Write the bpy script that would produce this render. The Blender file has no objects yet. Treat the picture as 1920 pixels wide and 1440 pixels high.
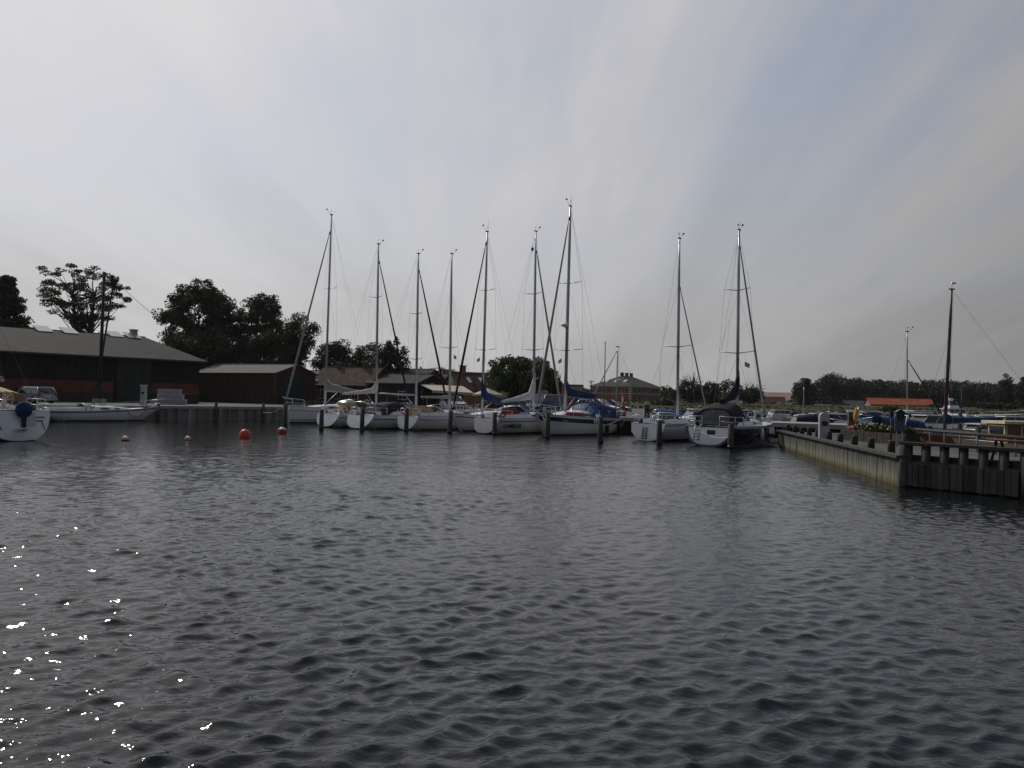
import bpy, bmesh, math, random
import numpy as np
from mathutils import Vector, Matrix
from mathutils.geometry import tessellate_polygon

# ------------------------------------------------------------------ camera, sky, sun, exposure
scene = bpy.context.scene
COL = scene.collection
R = math.radians
EYE = 2.6                 # metres above the water
FPX = 1550.0              # focal length in pixels of the 1920 px wide photograph
PITCH, ROLL = math.atan(28 / FPX), math.atan(0.021)
_f = Vector((0, math.cos(PITCH), math.sin(PITCH)))
_r0 = Vector((1, 0, 0)); _u0 = _r0.cross(_f)
_r = math.cos(ROLL) * _r0 + math.sin(ROLL) * _u0
_u = -math.sin(ROLL) * _r0 + math.cos(ROLL) * _u0
CAMP = Vector((0, 0, EYE))
cd = bpy.data.cameras.new('camera'); cam = bpy.data.objects.new('camera', cd); COL.objects.link(cam)
cd.sensor_width = 36; cd.lens = 36 * FPX / 1920
cd.clip_start = 0.1; cd.clip_end = 9000
m = Matrix((_r, _u, -_f)).transposed().to_4x4(); m.translation = CAMP
cam.matrix_world = m
scene.camera = cam

SUN_AZ, SUN_EL = R(-36), R(40)
SUN = Vector((math.cos(SUN_EL) * math.sin(SUN_AZ), math.cos(SUN_EL) * math.cos(SUN_AZ), math.sin(SUN_EL)))
ld = bpy.data.lights.new('sun', 'SUN'); ld.energy = 2.0; ld.angle = R(0.53); ld.color = (1.0, 0.94, 0.86)
sun = bpy.data.objects.new('sun', ld); COL.objects.link(sun)
sun.rotation_euler = SUN.to_track_quat('Z', 'Y').to_euler()
sun.location = SUN * 500

world = bpy.data.worlds.new('World'); scene.world = world; world.use_nodes = True
nt = world.node_tree; nt.nodes.clear()
def wn(t, **k):
    n = nt.nodes.new(t)
    for a, b in k.items(): setattr(n, a, b)
    return n
sky = wn('ShaderNodeTexSky', sky_type='NISHITA', sun_disc=False)
sky.sun_elevation = SUN_EL; sky.sun_rotation = SUN_AZ
sky.altitude = 0; sky.air_density = 1.0; sky.dust_density = 0.9; sky.ozone_density = 1.0
def wmath(op, a, b=None, clamp=False):
    n = wn('ShaderNodeMath', operation=op); n.use_clamp = clamp
    for i, s in enumerate((a, b)):
        if s is None: continue
        if isinstance(s, (int, float)): n.inputs[i].default_value = s
        else: nt.links.new(s, n.inputs[i])
    return n.outputs[0]
tc = wn('ShaderNodeTexCoord'); sp = wn('ShaderNodeSeparateXYZ')
nt.links.new(tc.outputs['Generated'], sp.inputs[0])
zz = wmath('ADD', wmath('MAXIMUM', sp.outputs['Z'], 0.0), 0.22)
cb = wn('ShaderNodeCombineXYZ')
nt.links.new(wmath('DIVIDE', sp.outputs['X'], zz), cb.inputs[0])
nt.links.new(wmath('DIVIDE', sp.outputs['Y'], zz), cb.inputs[1])
def cloud(scale, stretch, rot, detail, off, dist=0.4):
    mp = wn('ShaderNodeMapping'); mp.inputs['Scale'].default_value = (scale, scale * stretch, 1)
    mp.inputs['Rotation'].default_value = (0, 0, R(rot)); mp.inputs['Location'].default_value = off
    nt.links.new(cb.outputs[0], mp.inputs[0])
    n = wn('ShaderNodeTexNoise'); n.inputs['Scale'].default_value = 1.0
    n.inputs['Detail'].default_value = detail; n.inputs['Roughness'].default_value = 0.55
    n.inputs['Distortion'].default_value = dist
    nt.links.new(mp.outputs[0], n.inputs['Vector'])
    return n.outputs['Fac']
c1 = cloud(1.7, 0.16, 6, 6, (3.1, 1.7, 0), 0.5)      # long cirrus streaks
c2 = cloud(0.9, 0.7, 0, 4, (7.3, 2.2, 0), 0.3)         # broad veil
c3 = cloud(6.5, 0.14, 2, 5, (1.1, 5.0, 0), 0.5)      # fine fibres
mix = wmath('ADD', wmath('ADD', wmath('MULTIPLY', c1, 0.95), wmath('MULTIPLY', c2, 0.65)), wmath('MULTIPLY', c3, 0.40))
cover = wmath('MULTIPLY', wmath('SUBTRACT', mix, 0.77), 2.6, True)
low = wmath('MULTIPLY', wmath('SUBTRACT', 0.38, sp.outputs['Z']), 3.4, True)   # veil closes towards the horizon
body = cover
cover = wmath('MAXIMUM', cover, low)
thin = wmath('MULTIPLY', wmath('SUBTRACT', sp.outputs['Z'], 0.40), 0.7, True)      # shorter path through the veil higher up
cover = wmath('ADD', wmath('MULTIPLY', cover, 0.43), wmath('SUBTRACT', 0.565, thin), True)
dt = wn('ShaderNodeVectorMath', operation='DOT_PRODUCT'); nt.links.new(tc.outputs['Generated'], dt.inputs[0]); dt.inputs[1].default_value = SUN
# thin high cloud: scatters forwards, so it is brighter on the sun's side of the sky
veil = wmath('MAXIMUM', wmath('ADD', wmath('MULTIPLY', dt.outputs['Value'], 6.4), 0.4), 1.5)
veil = wmath('MULTIPLY', veil, wmath('ADD', wmath('MULTIPLY', body, 0.22), 0.88))      # thicker streaks are a little brighter
tint = wn('ShaderNodeMix', data_type='RGBA', blend_type='MULTIPLY'); tint.inputs[0].default_value = 1
nt.links.new(veil, tint.inputs['A']); tint.inputs['B'].default_value = (1.0, 0.98, 1.0, 1)
mx = wn('ShaderNodeMix', data_type='RGBA'); nt.links.new(cover, mx.inputs[0])
nt.links.new(sky.outputs[0], mx.inputs['A']); nt.links.new(tint.outputs['Result'], mx.inputs['B'])
bg = wn('ShaderNodeBackground'); bg.inputs['Strength'].default_value = 0.10
nt.links.new(mx.outputs['Result'], bg.inputs['Color'])
wo = wn('ShaderNodeOutputWorld'); nt.links.new(bg.outputs[0], wo.inputs['Surface'])

scene.view_settings.view_transform = 'Standard'; scene.view_settings.look = 'None'
scene.view_settings.exposure = 0.0; scene.view_settings.gamma = 1.0
scene.view_settings.use_curve_mapping = False
scene.render.engine = 'CYCLES'
scene.cycles.max_bounces = 6; scene.cycles.glossy_bounces = 3; scene.cycles.diffuse_bounces = 2
scene.cycles.caustics_reflective = False; scene.cycles.caustics_refractive = False

# ------------------------------------------------------------------ pixels to places
def ray(px, py): return _f + _r * ((px - 960) / FPX) - _u * ((py - 720) / FPX)
def AT(px, py, Y):                      # on the pixel's ray, Y metres ahead
    d = ray(px, py); return CAMP + d * (Y / d.y)
def GR(px, py, z=0.0):                  # where the pixel's ray meets height z
    d = ray(px, py); return CAMP + d * ((z - EYE) / d.z)
def XZ(px, py, Y): p = AT(px, py, Y); return p.x, p.z
def ZAT(px, py, Y): return AT(px, py, Y).z
def XAT(px, Y, py=757): return AT(px, py, Y).x

# ------------------------------------------------------------------ materials
MATS = {}
def mat(key, col, rough=0.6, metal=0.0, var=0.18, vscale=3.0, bump=0.0, bscale=20.0, spec=0.4, coat=0.0, col2=None, stretch=(1, 1, 1), trans=0.0, alpha=1.0, emit=None):
    if key in MATS: return MATS[key]
    m = bpy.data.materials.new(key); m.use_nodes = True; MATS[key] = m
    n = m.node_tree.nodes; l = m.node_tree.links
    b = n['Principled BSDF']
    b.inputs['Roughness'].default_value = rough; b.inputs['Metallic'].default_value = metal
    b.inputs['Specular IOR Level'].default_value = spec; b.inputs['Coat Weight'].default_value = coat
    b.inputs['Transmission Weight'].default_value = trans; b.inputs['Alpha'].default_value = alpha
    t = n.new('ShaderNodeTexCoord'); mp = n.new('ShaderNodeMapping'); mp.inputs['Scale'].default_value = stretch
    geo = n.new('ShaderNodeNewGeometry')
    l.new(geo.outputs['Position'], mp.inputs[0])
    no = n.new('ShaderNodeTexNoise'); no.inputs['Scale'].default_value = vscale; no.inputs['Detail'].default_value = 6
    l.new(mp.outputs[0], no.inputs['Vector'])
    c2 = col2 if col2 else tuple(c * (1 - var) for c in col)
    c1 = col if col2 else tuple(min(1, c * (1 + var)) for c in col)
    cr = n.new('ShaderNodeMapRange'); cr.inputs['From Min'].default_value = 0.32; cr.inputs['From Max'].default_value = 0.68
    l.new(no.outputs['Fac'], cr.inputs['Value'])
    mixn = n.new('ShaderNodeMix'); mixn.data_type = 'RGBA'
    l.new(cr.outputs['Result'], mixn.inputs[0])
    mixn.inputs['A'].default_value = (*c2, 1); mixn.inputs['B'].default_value = (*c1, 1)
    l.new(mixn.outputs['Result'], b.inputs['Base Color'])
    if bump:
        nb = n.new('ShaderNodeTexNoise'); nb.inputs['Scale'].default_value = bscale; nb.inputs['Detail'].default_value = 4
        l.new(mp.outputs[0], nb.inputs['Vector'])
        bn = n.new('ShaderNodeBump'); bn.inputs['Strength'].default_value = 0.6; bn.inputs['Distance'].default_value = bump
        l.new(nb.outputs['Fac'], bn.inputs['Height']); l.new(bn.outputs[0], b.inputs['Normal'])
    return m
def leafmat(key, col, var=0.4, vscale=0.5, transl=0.25):
    m = mat(key, col, rough=0.55, var=var, vscale=vscale, spec=0.25)
    n = m.node_tree.nodes; l = m.node_tree.links
    if 'tr' not in n:
        b = n['Principled BSDF']; out = n['Material Output']
        tr = n.new('ShaderNodeBsdfTranslucent'); tr.name = 'tr'; tr.inputs[0].default_value = (col[0] * 1.3, col[1] * 1.5, col[2] * 0.7, 1)
        ms = n.new('ShaderNodeMixShader'); ms.inputs[0].default_value = transl
        l.new(b.outputs[0], ms.inputs[1]); l.new(tr.outputs[0], ms.inputs[2]); l.new(ms.outputs[0], out.inputs['Surface'])
    return m

# ------------------------------------------------------------------ object helpers
def tag(o, label=None, cat=None, group=None, kind=None):
    if label: o['label'] = label
    if cat: o['category'] = cat
    if group: o['group'] = group
    if kind: o['kind'] = kind
    return o
def thing(name, label, cat, loc=(0, 0, 0), rz=0.0, group=None):
    o = bpy.data.objects.new(name, None); COL.objects.link(o); o.empty_display_size = 0.3
    o.location = loc; o.rotation_euler = (0, 0, rz)
    return tag(o, label, cat, group)
def link(name, me, parent=None, loc=None, rz=None):
    o = bpy.data.objects.new(name, me); COL.objects.link(o)
    if parent: o.parent = parent
    if loc is not None: o.location = loc
    if rz is not None: o.rotation_euler = (0, 0, rz)
    return o
class MB:
    def __init__(s): s.v = []; s.f = []; s.mi = []; s.sm = []
    def add(s, vs, fs, mi=0, smooth=False):
        k = len(s.v); s.v += [tuple(p) for p in vs]
        for f in fs: s.f.append(tuple(i + k for i in f)); s.mi.append(mi); s.sm.append(smooth)
        return s
    def box(s, c, d, rz=0.0, mi=0, taper=1.0):
        x, y, z = d[0] / 2, d[1] / 2, d[2] / 2; ca, sa = math.cos(rz), math.sin(rz); vs = []
        for sz in (-1, 1):
            k = taper if sz > 0 else 1.0
            for sx, sy in ((-1, -1), (1, -1), (1, 1), (-1, 1)):
                a, b = sx * x * k, sy * y * k
                vs.append((c[0] + a * ca - b * sa, c[1] + a * sa + b * ca, c[2] + sz * z))
        return s.add(vs, [(3, 2, 1, 0), (4, 5, 6, 7), (0, 1, 5, 4), (1, 2, 6, 5), (2, 3, 7, 6), (3, 0, 4, 7)], mi)
    def tube(s, pts, rad, n=6, mi=0, caps=True, smooth=True):
        pts = [Vector(p) for p in pts]
        if not hasattr(rad, '__len__'): rad = [rad] * len(pts)
        vs, fs = [], []
        for i, p in enumerate(pts):
            d = (pts[min(i + 1, len(pts) - 1)] - pts[max(i - 1, 0)])
            if d.length < 1e-9: d = Vector((0, 0, 1))
            d.normalize()
            a = d.cross(Vector((0, 0, 1)) if abs(d.z) < 0.95 else Vector((1, 0, 0))); a.normalize(); b = d.cross(a)
            for k in range(n):
                t = 2 * math.pi * k / n
                vs.append(p + a * (math.cos(t) * rad[i]) + b * (math.sin(t) * rad[i]))
        for i in range(len(pts) - 1):
            for k in range(n):
                fs.append((i * n + k, i * n + (k + 1) % n, (i + 1) * n + (k + 1) % n, (i + 1) * n + k))
        s.add(vs, fs, mi, smooth)
        if caps:
            k0 = len(s.v) - len(vs)
            s.f.append(tuple(k0 + n - 1 - k for k in range(n))); s.mi.append(mi); s.sm.append(False)
            s.f.append(tuple(k0 + (len(pts) - 1) * n + k for k in range(n))); s.mi.append(mi); s.sm.append(False)
        return s
    def loft(s, rings, closed=True, caps=False, mi=0, smooth=True):
        n = len(rings[0]); vs = [p for r in rings for p in r]; fs = []
        for i in range(len(rings) - 1):
            for k in range(n if closed else n - 1):
                fs.append((i * n + k, i * n + (k + 1) % n, (i + 1) * n + (k + 1) % n, (i + 1) * n + k))
        s.add(vs, fs, mi, smooth)
        if caps:
            k0 = len(s.v) - len(vs)
            s.f.append(tuple(k0 + n - 1 - k for k in range(n))); s.mi.append(mi); s.sm.append(False)
            s.f.append(tuple(k0 + (len(rings) - 1) * n + k for k in range(n))); s.mi.append(mi); s.sm.append(False)
        return s
    def ball(s, c, r, nu=10, nv=6, mi=0, z0=-1.0, z1=1.0):
        if not hasattr(r, '__len__'): r = (r, r, r)
        rings = []
        for j in range(nv + 1):
            t = math.asin(z0) + (math.asin(z1) - math.asin(z0)) * j / nv
            cr = max(math.cos(t), 0.01)
            rings.append([(c[0] + r[0] * cr * math.cos(2 * math.pi * i / nu), c[1] + r[1] * cr * math.sin(2 * math.pi * i / nu), c[2] + r[2] * math.sin(t)) for i in range(nu)])
        return s.loft(rings, caps=True, mi=mi)
    def prism(s, poly, z0, z1, mi=0):
        n = len(poly)
        tri = tessellate_polygon([[Vector((p[0], p[1], 0)) for p in poly]])
        ar = sum(poly[i][0] * poly[(i + 1) % n][1] - poly[(i + 1) % n][0] * poly[i][1] for i in range(n))
        vs = [(p[0], p[1], z1) for p in poly] + [(p[0], p[1], z0) for p in poly]
        fs = []
        for t in tri:
            a, b, c = [Vector((*poly[i][:2], 0)) for i in t]
            up = (b - a).cross(c - a).z > 0
            fs.append(tuple(t) if up else tuple(reversed(t)))
            fs.append(tuple(i + n for i in (reversed(t) if up else t)))
        for i in range(n):
            j = (i + 1) % n
            fs.append((i, i + n, j + n, j) if ar > 0 else (j, j + n, i + n, i))
        return s.add(vs, fs, mi)
    def plate(s, quad, th, mi=0):          # thin slab below a quad
        q = [Vector(p) for p in quad]; nrm = (q[1] - q[0]).cross(q[3] - q[0]); nrm.normalize()
        vs = q + [p - nrm * th for p in q]
        return s.add(vs, [(0, 1, 2, 3), (7, 6, 5, 4), (0, 4, 5, 1), (1, 5, 6, 2), (2, 6, 7, 3), (3, 7, 4, 0)], mi)
    def mesh(s, name, mats):
        me = bpy.data.meshes.new(name); me.from_pydata(s.v, [], s.f)
        if not isinstance(mats, (list, tuple)): mats = [mats]
        for q in mats: me.materials.append(q)
        me.polygons.foreach_set('material_index', s.mi); me.polygons.foreach_set('use_smooth', s.sm)
        me.update(); return me
    def build(s, name, mats, parent=None, loc=None, rz=None):
        return link(name, s.mesh(name, mats), parent, loc, rz)

def objvar(m, lo=.6, hi=1.35):          # every piece a slightly different tone
    n = m.node_tree.nodes; l = m.node_tree.links; b = n['Principled BSDF']; src = b.inputs['Base Color'].links[0].from_socket
    oi = n.new('ShaderNodeObjectInfo'); r = n.new('ShaderNodeMapRange'); l.new(oi.outputs['Random'], r.inputs['Value']); r.inputs['To Min'].default_value = lo; r.inputs['To Max'].default_value = hi
    v = n.new('ShaderNodeVectorMath'); v.operation = 'SCALE'; l.new(src, v.inputs[0]); l.new(r.outputs[0], v.inputs['Scale']); l.new(v.outputs[0], b.inputs['Base Color']); return m
def grime(m, col, z1=.55, amp=.8, amt=.8, sc=(3, 3, .7)):      # ragged dirt line above the water
    n = m.node_tree.nodes; l = m.node_tree.links; b = n['Principled BSDF']; src = b.inputs['Base Color'].links[0].from_socket
    g = n.new('ShaderNodeNewGeometry'); s = n.new('ShaderNodeSeparateXYZ'); l.new(g.outputs['Position'], s.inputs[0])
    mp = n.new('ShaderNodeMapping'); mp.inputs['Scale'].default_value = sc; l.new(g.outputs['Position'], mp.inputs[0])
    t = n.new('ShaderNodeTexNoise'); t.inputs['Scale'].default_value = 1; t.inputs['Detail'].default_value = 6; l.new(mp.outputs[0], t.inputs['Vector'])
    a = n.new('ShaderNodeMath'); a.operation = 'MULTIPLY_ADD'; l.new(t.outputs['Fac'], a.inputs[0]); a.inputs[1].default_value = -amp; l.new(s.outputs['Z'], a.inputs[2])
    r = n.new('ShaderNodeMapRange'); l.new(a.outputs[0], r.inputs['Value']); r.inputs['From Min'].default_value = z1 - amp * .5; r.inputs['From Max'].default_value = -amp * .62; r.inputs['To Max'].default_value = amt
    mx = n.new('ShaderNodeMix'); mx.data_type = 'RGBA'; l.new(r.outputs[0], mx.inputs[0]); l.new(src, mx.inputs['A']); mx.inputs['B'].default_value = (*col, 1); l.new(mx.outputs['Result'], b.inputs['Base Color']); return m
# common materials
alu = mat('mast_aluminium', (0.42, 0.43, 0.45), 0.42, 0.85, 0.06)
galv = mat('galvanised_post', (0.16, 0.16, 0.16), 0.7, 0.2, 0.15, 4)
steel = mat('stainless_steel', (0.6, 0.6, 0.62), 0.28, 0.9, 0.05)
wire = mat('rigging_wire', (0.16, 0.16, 0.17), 0.5, 0.3, 0.05)
gel = mat('white_gelcoat', (0.72, 0.73, 0.74), 0.22, 0, 0.05, 1.2, coat=0.3)
gel2 = mat('cream_gelcoat', (0.66, 0.65, 0.6), 0.25, 0, 0.05, 1.2, coat=0.3)
grime(gel, (.42, .39, .31)); grime(gel2, (.38, .35, .27))
deckm = mat('deck_nonslip', (0.62, 0.62, 0.6), 0.6, 0, 0.08, 3)
teak = mat('teak_planking', (0.3, 0.19, 0.1), 0.6, 0, 0.25, 6, stretch=(1, 6, 1))
navy = mat('navy_gelcoat', (0.012, 0.014, 0.03), 0.15, 0, 0.1, coat=0.5)
glassd = mat('dark_acrylic_window', (0.02, 0.022, 0.026), 0.08, 0, 0.1, spec=0.6)
clearw = mat('clear_vinyl', (0.22, 0.23, 0.24), 0.12, 0, 0.15, spec=0.6)
bluec = mat('blue_canvas', (0.008, 0.03, 0.105), 0.85, 0, 0.2, 4, bump=0.03, bscale=5)
bluel = mat('bright_blue_canvas', (0.02, 0.1, 0.3), 0.85, 0, 0.2, 4, bump=0.03, bscale=5)
navyc = mat('navy_canvas', (0.01, 0.012, 0.03), 0.9, 0, 0.2, 4, bump=0.03, bscale=5)
blackc = mat('black_canvas', (0.012, 0.012, 0.014), 0.9, 0, 0.2, 4, bump=0.03, bscale=5)
whitec = mat('white_sailcloth', (0.6, 0.59, 0.56), 0.8, 0, 0.1, 3, bump=0.04, bscale=5)
tanc = mat('tan_canvas', (0.4, 0.28, 0.15), 0.85, 0, 0.15, 4, bump=0.03, bscale=5)
greyc = mat('grey_canvas', (0.3, 0.3, 0.3), 0.85, 0, 0.15, 4, bump=0.03, bscale=5)
redc = mat('red_canvas', (0.20, 0.03, 0.022), 0.8, 0, 0.2, 4)
orange = mat('orange_foam', (0.75, 0.1, 0.03), 0.6, 0, 0.15, 4)
blackp = mat('black_plastic', (0.014, 0.014, 0.015), 0.5, 0, 0.2)
whitep = mat('white_plastic', (0.7, 0.7, 0.7), 0.4, 0, 0.08)
antif = mat('antifouling_paint', (0.03, 0.02, 0.02), 0.7, 0, 0.3)
redaf = mat('red_antifouling', (0.2, 0.03, 0.02), 0.7, 0, 0.3)
stripe = mat('navy_stripe_paint', (0.015, 0.018, 0.04), 0.3)
ropem = mat('white_rope', (0.6, 0.58, 0.53), 0.9, 0, 0.15, 20)
pilem = mat('tarred_timber_pile', (0.03, 0.026, 0.022), 0.8, 0, 0.5, 4, bump=0.02, bscale=18, stretch=(3, 3, 0.5), col2=(0.075, 0.068, 0.06))
concrete = mat('quay_concrete', (0.3, 0.29, 0.27), 0.85, 0, 0.25, 1.2, bump=0.01, bscale=20)

# ------------------------------------------------------------------ water
def build_water():
    rng = np.random.default_rng(5)
    az_in = np.radians(np.linspace(-40, 40, 430))
    az_out = np.radians(np.linspace(40, 320, 50))[1:-1]
    az = np.concatenate([az_in, az_out])
    r = np.concatenate([[0.4, 1.2, 2.2, 3.2], np.arange(4.2, 16, 0.038), np.arange(16, 30, 0.055), np.arange(30, 56, 0.10),
                        np.geomspace(56.5, 260, 60), [400, 800, 1600, 3200]])
    A, Rr = np.meshgrid(az, r)
    X, Y = Rr * np.sin(A), Rr * np.cos(A)
    fade = np.clip((56 - Rr) / 30, 0, 1) * np.clip((Rr - 3.2) / 1.5, 0, 1)
    fade *= np.clip((np.radians(40) - np.abs(np.where(A > np.pi, A - 2 * np.pi, A))) / 0.06, 0, 1)
    Z = np.zeros_like(X); DX = np.zeros_like(X); DY = np.zeros_like(X)
    n = 80
    lam = np.exp(rng.uniform(math.log(0.10), math.log(0.62), n))
    th = np.radians(152) + rng.normal(0, 0.62, n)
    # gusts: patches of livelier and calmer water
    gust = 0.78 + 0.36 * np.sin(X * 0.31 + 1.3 * np.sin(Y * 0.17)) * np.sin(Y * 0.23 + 0.8 + 0.9 * np.sin(X * 0.21)) + 0.12 * np.sin(X * 1.1 + Y * 0.7) * np.sin(Y * 1.3 - X * 0.4)
    for L, t in zip(lam, th):
        k = 2 * math.pi / L; kx, ky = k * math.sin(t), k * math.cos(t)
        s = 0.047 * (1.0 if L > 0.2 else L / 0.2) * (1.0 if L < 0.4 else (0.4 / L) ** 1.3)
        a = s / k; ph = rng.uniform(0, 6.28)
        res = np.clip(1.4 - (0.22 * Rr / 22) / L, 0, 1)      # short waves go to the bump map far out
        w = fade * gust * res
        q = kx * X + ky * Y + ph
        Z += a * np.cos(q) * w
        DX -= 0.7 * a * math.sin(t) * np.sin(q) * w; DY -= 0.7 * a * math.cos(t) * np.sin(q) * w
    X = X + DX; Y = Y + DY
    nr, na = X.shape
    co = np.stack([X, Y, Z], -1).reshape(-1, 3)
    i = np.arange(nr - 1)[:, None] * na; j = np.arange(na)[None, :]; j2 = (j + 1) % na
    q = np.stack([i + j, i + na + j, i + na + j2, i + j2], -1).reshape(-1, 4)
    q = q[:, ::-1].copy()
    cen = len(co); co = np.vstack([co, [[0, 0, 0]]])
    me = bpy.data.meshes.new('water'); nq = len(q)
    tri = np.stack([np.arange(na), (np.arange(na) + 1) % na, np.full(na, cen)], -1)[:, ::-1]
    # keep it simple: centre fan through from_pydata would be slow, so write loops directly
    me.vertices.add(len(co)); me.vertices.foreach_set('co', co.ravel())
    me.loops.add(nq * 4 + na * 3); me.loops.foreach_set('vertex_index', np.concatenate([q.ravel(), tri.ravel()]))
    me.polygons.add(nq + na)
    st = np.concatenate([np.arange(nq) * 4, nq * 4 + np.arange(na) * 3])
    me.polygons.foreach_set('loop_start', st)
    me.polygons.foreach_set('use_smooth', np.ones(nq + na, bool))
    me.update(calc_edges=True); me.validate()
    m = bpy.data.materials.new('harbour_water'); m.use_nodes = True
    n = m.node_tree.nodes; l = m.node_tree.links; b = n['Principled BSDF']
    b.inputs['Base Color'].default_value = (0.006, 0.008, 0.009, 1); b.inputs['Roughness'].default_value = 0.05
    b.inputs['IOR'].default_value = 1.333
    g = n.new('ShaderNodeNewGeometry')
    def noise(scale, st, rot, det):
        mp = n.new('ShaderNodeMapping'); mp.inputs['Scale'].default_value = (scale * st, scale, scale); mp.inputs['Rotation'].default_value = (0, 0, R(rot))
        l.new(g.outputs['Position'], mp.inputs[0])
        t = n.new('ShaderNodeTexNoise'); t.inputs['Scale'].default_value = 1; t.inputs['Detail'].default_value = det; t.inputs['Roughness'].default_value = 0.5
        l.new(mp.outputs[0], t.inputs['Vector']); return t.outputs['Fac']
    sepp = n.new('ShaderNodeSeparateXYZ'); l.new(g.outputs['Position'], sepp.inputs[0])
    far = n.new('ShaderNodeMapRange'); l.new(sepp.outputs['Y'], far.inputs['Value'])
    far.inputs['From Min'].default_value = 12; far.inputs['From Max'].default_value = 46; far.inputs['To Min'].default_value = 0.0; far.inputs['To Max'].default_value = 0.050
    # sheltered smooth water towards the left quay, livelier in the fairway
    patch = noise(0.05, 1.0, 20, 3)
    pr = n.new('ShaderNodeMapRange'); l.new(patch, pr.inputs['Value']); pr.inputs['From Min'].default_value = 0.3; pr.inputs['From Max'].default_value = 0.7
    pr.inputs['To Min'].default_value = 0.55; pr.inputs['To Max'].default_value = 1.2
    mm = n.new('ShaderNodeMath'); mm.operation = 'MULTIPLY'; l.new(far.outputs[0], mm.inputs[0]); l.new(pr.outputs[0], mm.inputs[1])
    calm = n.new('ShaderNodeMapRange'); l.new(sepp.outputs['Y'], calm.inputs['Value'])
    calm.inputs['From Min'].default_value = 30; calm.inputs['From Max'].default_value = 42; calm.inputs['To Min'].default_value = 1.0; calm.inputs['To Max'].default_value = 0.30
    lee = n.new('ShaderNodeMapRange'); l.new(sepp.outputs['X'], lee.inputs['Value'])       # the lee of the left quay stays smoother
    lee.inputs['From Min'].default_value = -16; lee.inputs['From Max'].default_value = -7; lee.inputs['To Min'].default_value = 0.16; lee.inputs['To Max'].default_value = 0.85
    l.new(lee.outputs[0], calm.inputs['To Max'])
    mm2 = n.new('ShaderNodeMath'); mm2.operation = 'MULTIPLY'; l.new(mm.outputs[0], mm2.inputs[0]); l.new(calm.outputs[0], mm2.inputs[1])
    # ripples too fine to resolve far out widen the reflection instead
    rg = n.new('ShaderNodeMapRange'); l.new(sepp.outputs['Y'], rg.inputs['Value']); rg.inputs['From Min'].default_value = 18; rg.inputs['From Max'].default_value = 60; rg.inputs['To Min'].default_value = 0.05
    lr = n.new('ShaderNodeMapRange'); l.new(sepp.outputs['X'], lr.inputs['Value']); lr.inputs['From Min'].default_value = -20; lr.inputs['From Max'].default_value = -4; lr.inputs['To Min'].default_value = 0.05; lr.inputs['To Max'].default_value = 0.16
    l.new(lr.outputs[0], rg.inputs['To Max']); l.new(rg.outputs[0], b.inputs['Roughness'])
    b1 = n.new('ShaderNodeBump'); b1.inputs['Strength'].default_value = 1; l.new(noise(2.6, 0.55, 30, 3), b1.inputs['Height']); l.new(mm2.outputs[0], b1.inputs['Distance'])
    b2 = n.new('ShaderNodeBump'); b2.inputs['Strength'].default_value = 1; b2.inputs['Distance'].default_value = 0.012
    l.new(noise(11, 0.6, 20, 2), b2.inputs['Height'])
    # longer ripple groups that still show at a distance
    g3 = n.new('ShaderNodeMapRange'); l.new(sepp.outputs['Y'], g3.inputs['Value']); g3.inputs['From Min'].default_value = 22; g3.inputs['From Max'].default_value = 50
    m3 = n.new('ShaderNodeMath'); m3.operation = 'MULTIPLY'; l.new(g3.outputs[0], m3.inputs[0]); l.new(lee.outputs[0], m3.inputs[1])
    m4 = n.new('ShaderNodeMath'); m4.operation = 'MULTIPLY'; l.new(m3.outputs[0], m4.inputs[0]); m4.inputs[1].default_value = 0.22
    b3 = n.new('ShaderNodeBump'); b3.inputs['Strength'].default_value = 1; l.new(noise(0.75, 1.3, 12, 5), b3.inputs['Height']); l.new(m4.outputs[0], b3.inputs['Distance'])
    l.new(b1.outputs[0], b3.inputs['Normal']); l.new(b3.outputs[0], b2.inputs['Normal'])
    l.new(b2.outputs[0], b.inputs['Normal'])
    me.materials.append(m)
    o = link('water', me); tag(o, 'dark rippled harbour water across the foreground', 'water', kind='structure')
build_water()

# ------------------------------------------------------------------ land
QD = Vector((0.77, -0.64, 0)).normalized(); QN = Vector((0.64, 0.77, 0)).normalized()   # along / behind the main quay
QP = Vector((8.0, 67.3, 0))
LD = Vector((0.675, 0.738, 0)).normalized(); LN = Vector((-0.738, 0.675, 0)).normalized()  # along / behind the left quay
LP = Vector((-30.8, 75.8, 0))
def meet(p, d, q, e):
    t = ((q - p).x * e.y - (q - p).y * e.x) / (d.x * e.y - d.y * e.x); return p + d * t
QC = meet(LP, LD, QP, QD)                  # the corner of the two quays
QZ = 1.3
LAND_END = QP + QD * 2.5                   # where the quay turns into the pier
gravel = mat('quay_asphalt', (0.10, 0.097, 0.09), 0.9, 0, 0.3, 0.6, bump=0.01, bscale=30)
grassm = mat('meadow_grass', (0.038, 0.047, 0.014), 0.9, 0, 0.5, 0.12, bump=0.15, bscale=1.5, col2=(0.055, 0.052, 0.024), spec=.1)
l0 = LP - LD * 75 + LN * 0.35
inn = QC + (LN * 0.35) + (QN * 0.35)
poly = [l0, inn, LAND_END + QN * 0.35, LAND_END + QN * 5.2, Vector((17.5, 105, 0)), Vector((24, 150, 0)), Vector((120, 168, 0)), Vector((400, 180, 0)), Vector((3000, 200, 0)), Vector((3000, 4200, 0)), Vector((-3000, 4200, 0)), Vector((-3000, l0.y, 0))]
tag(MB().prism([(p.x, p.y) for p in poly], -1.5, QZ).build('ground', gravel), 'grey harbour apron and land behind the quay', 'ground', kind='structure')
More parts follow.
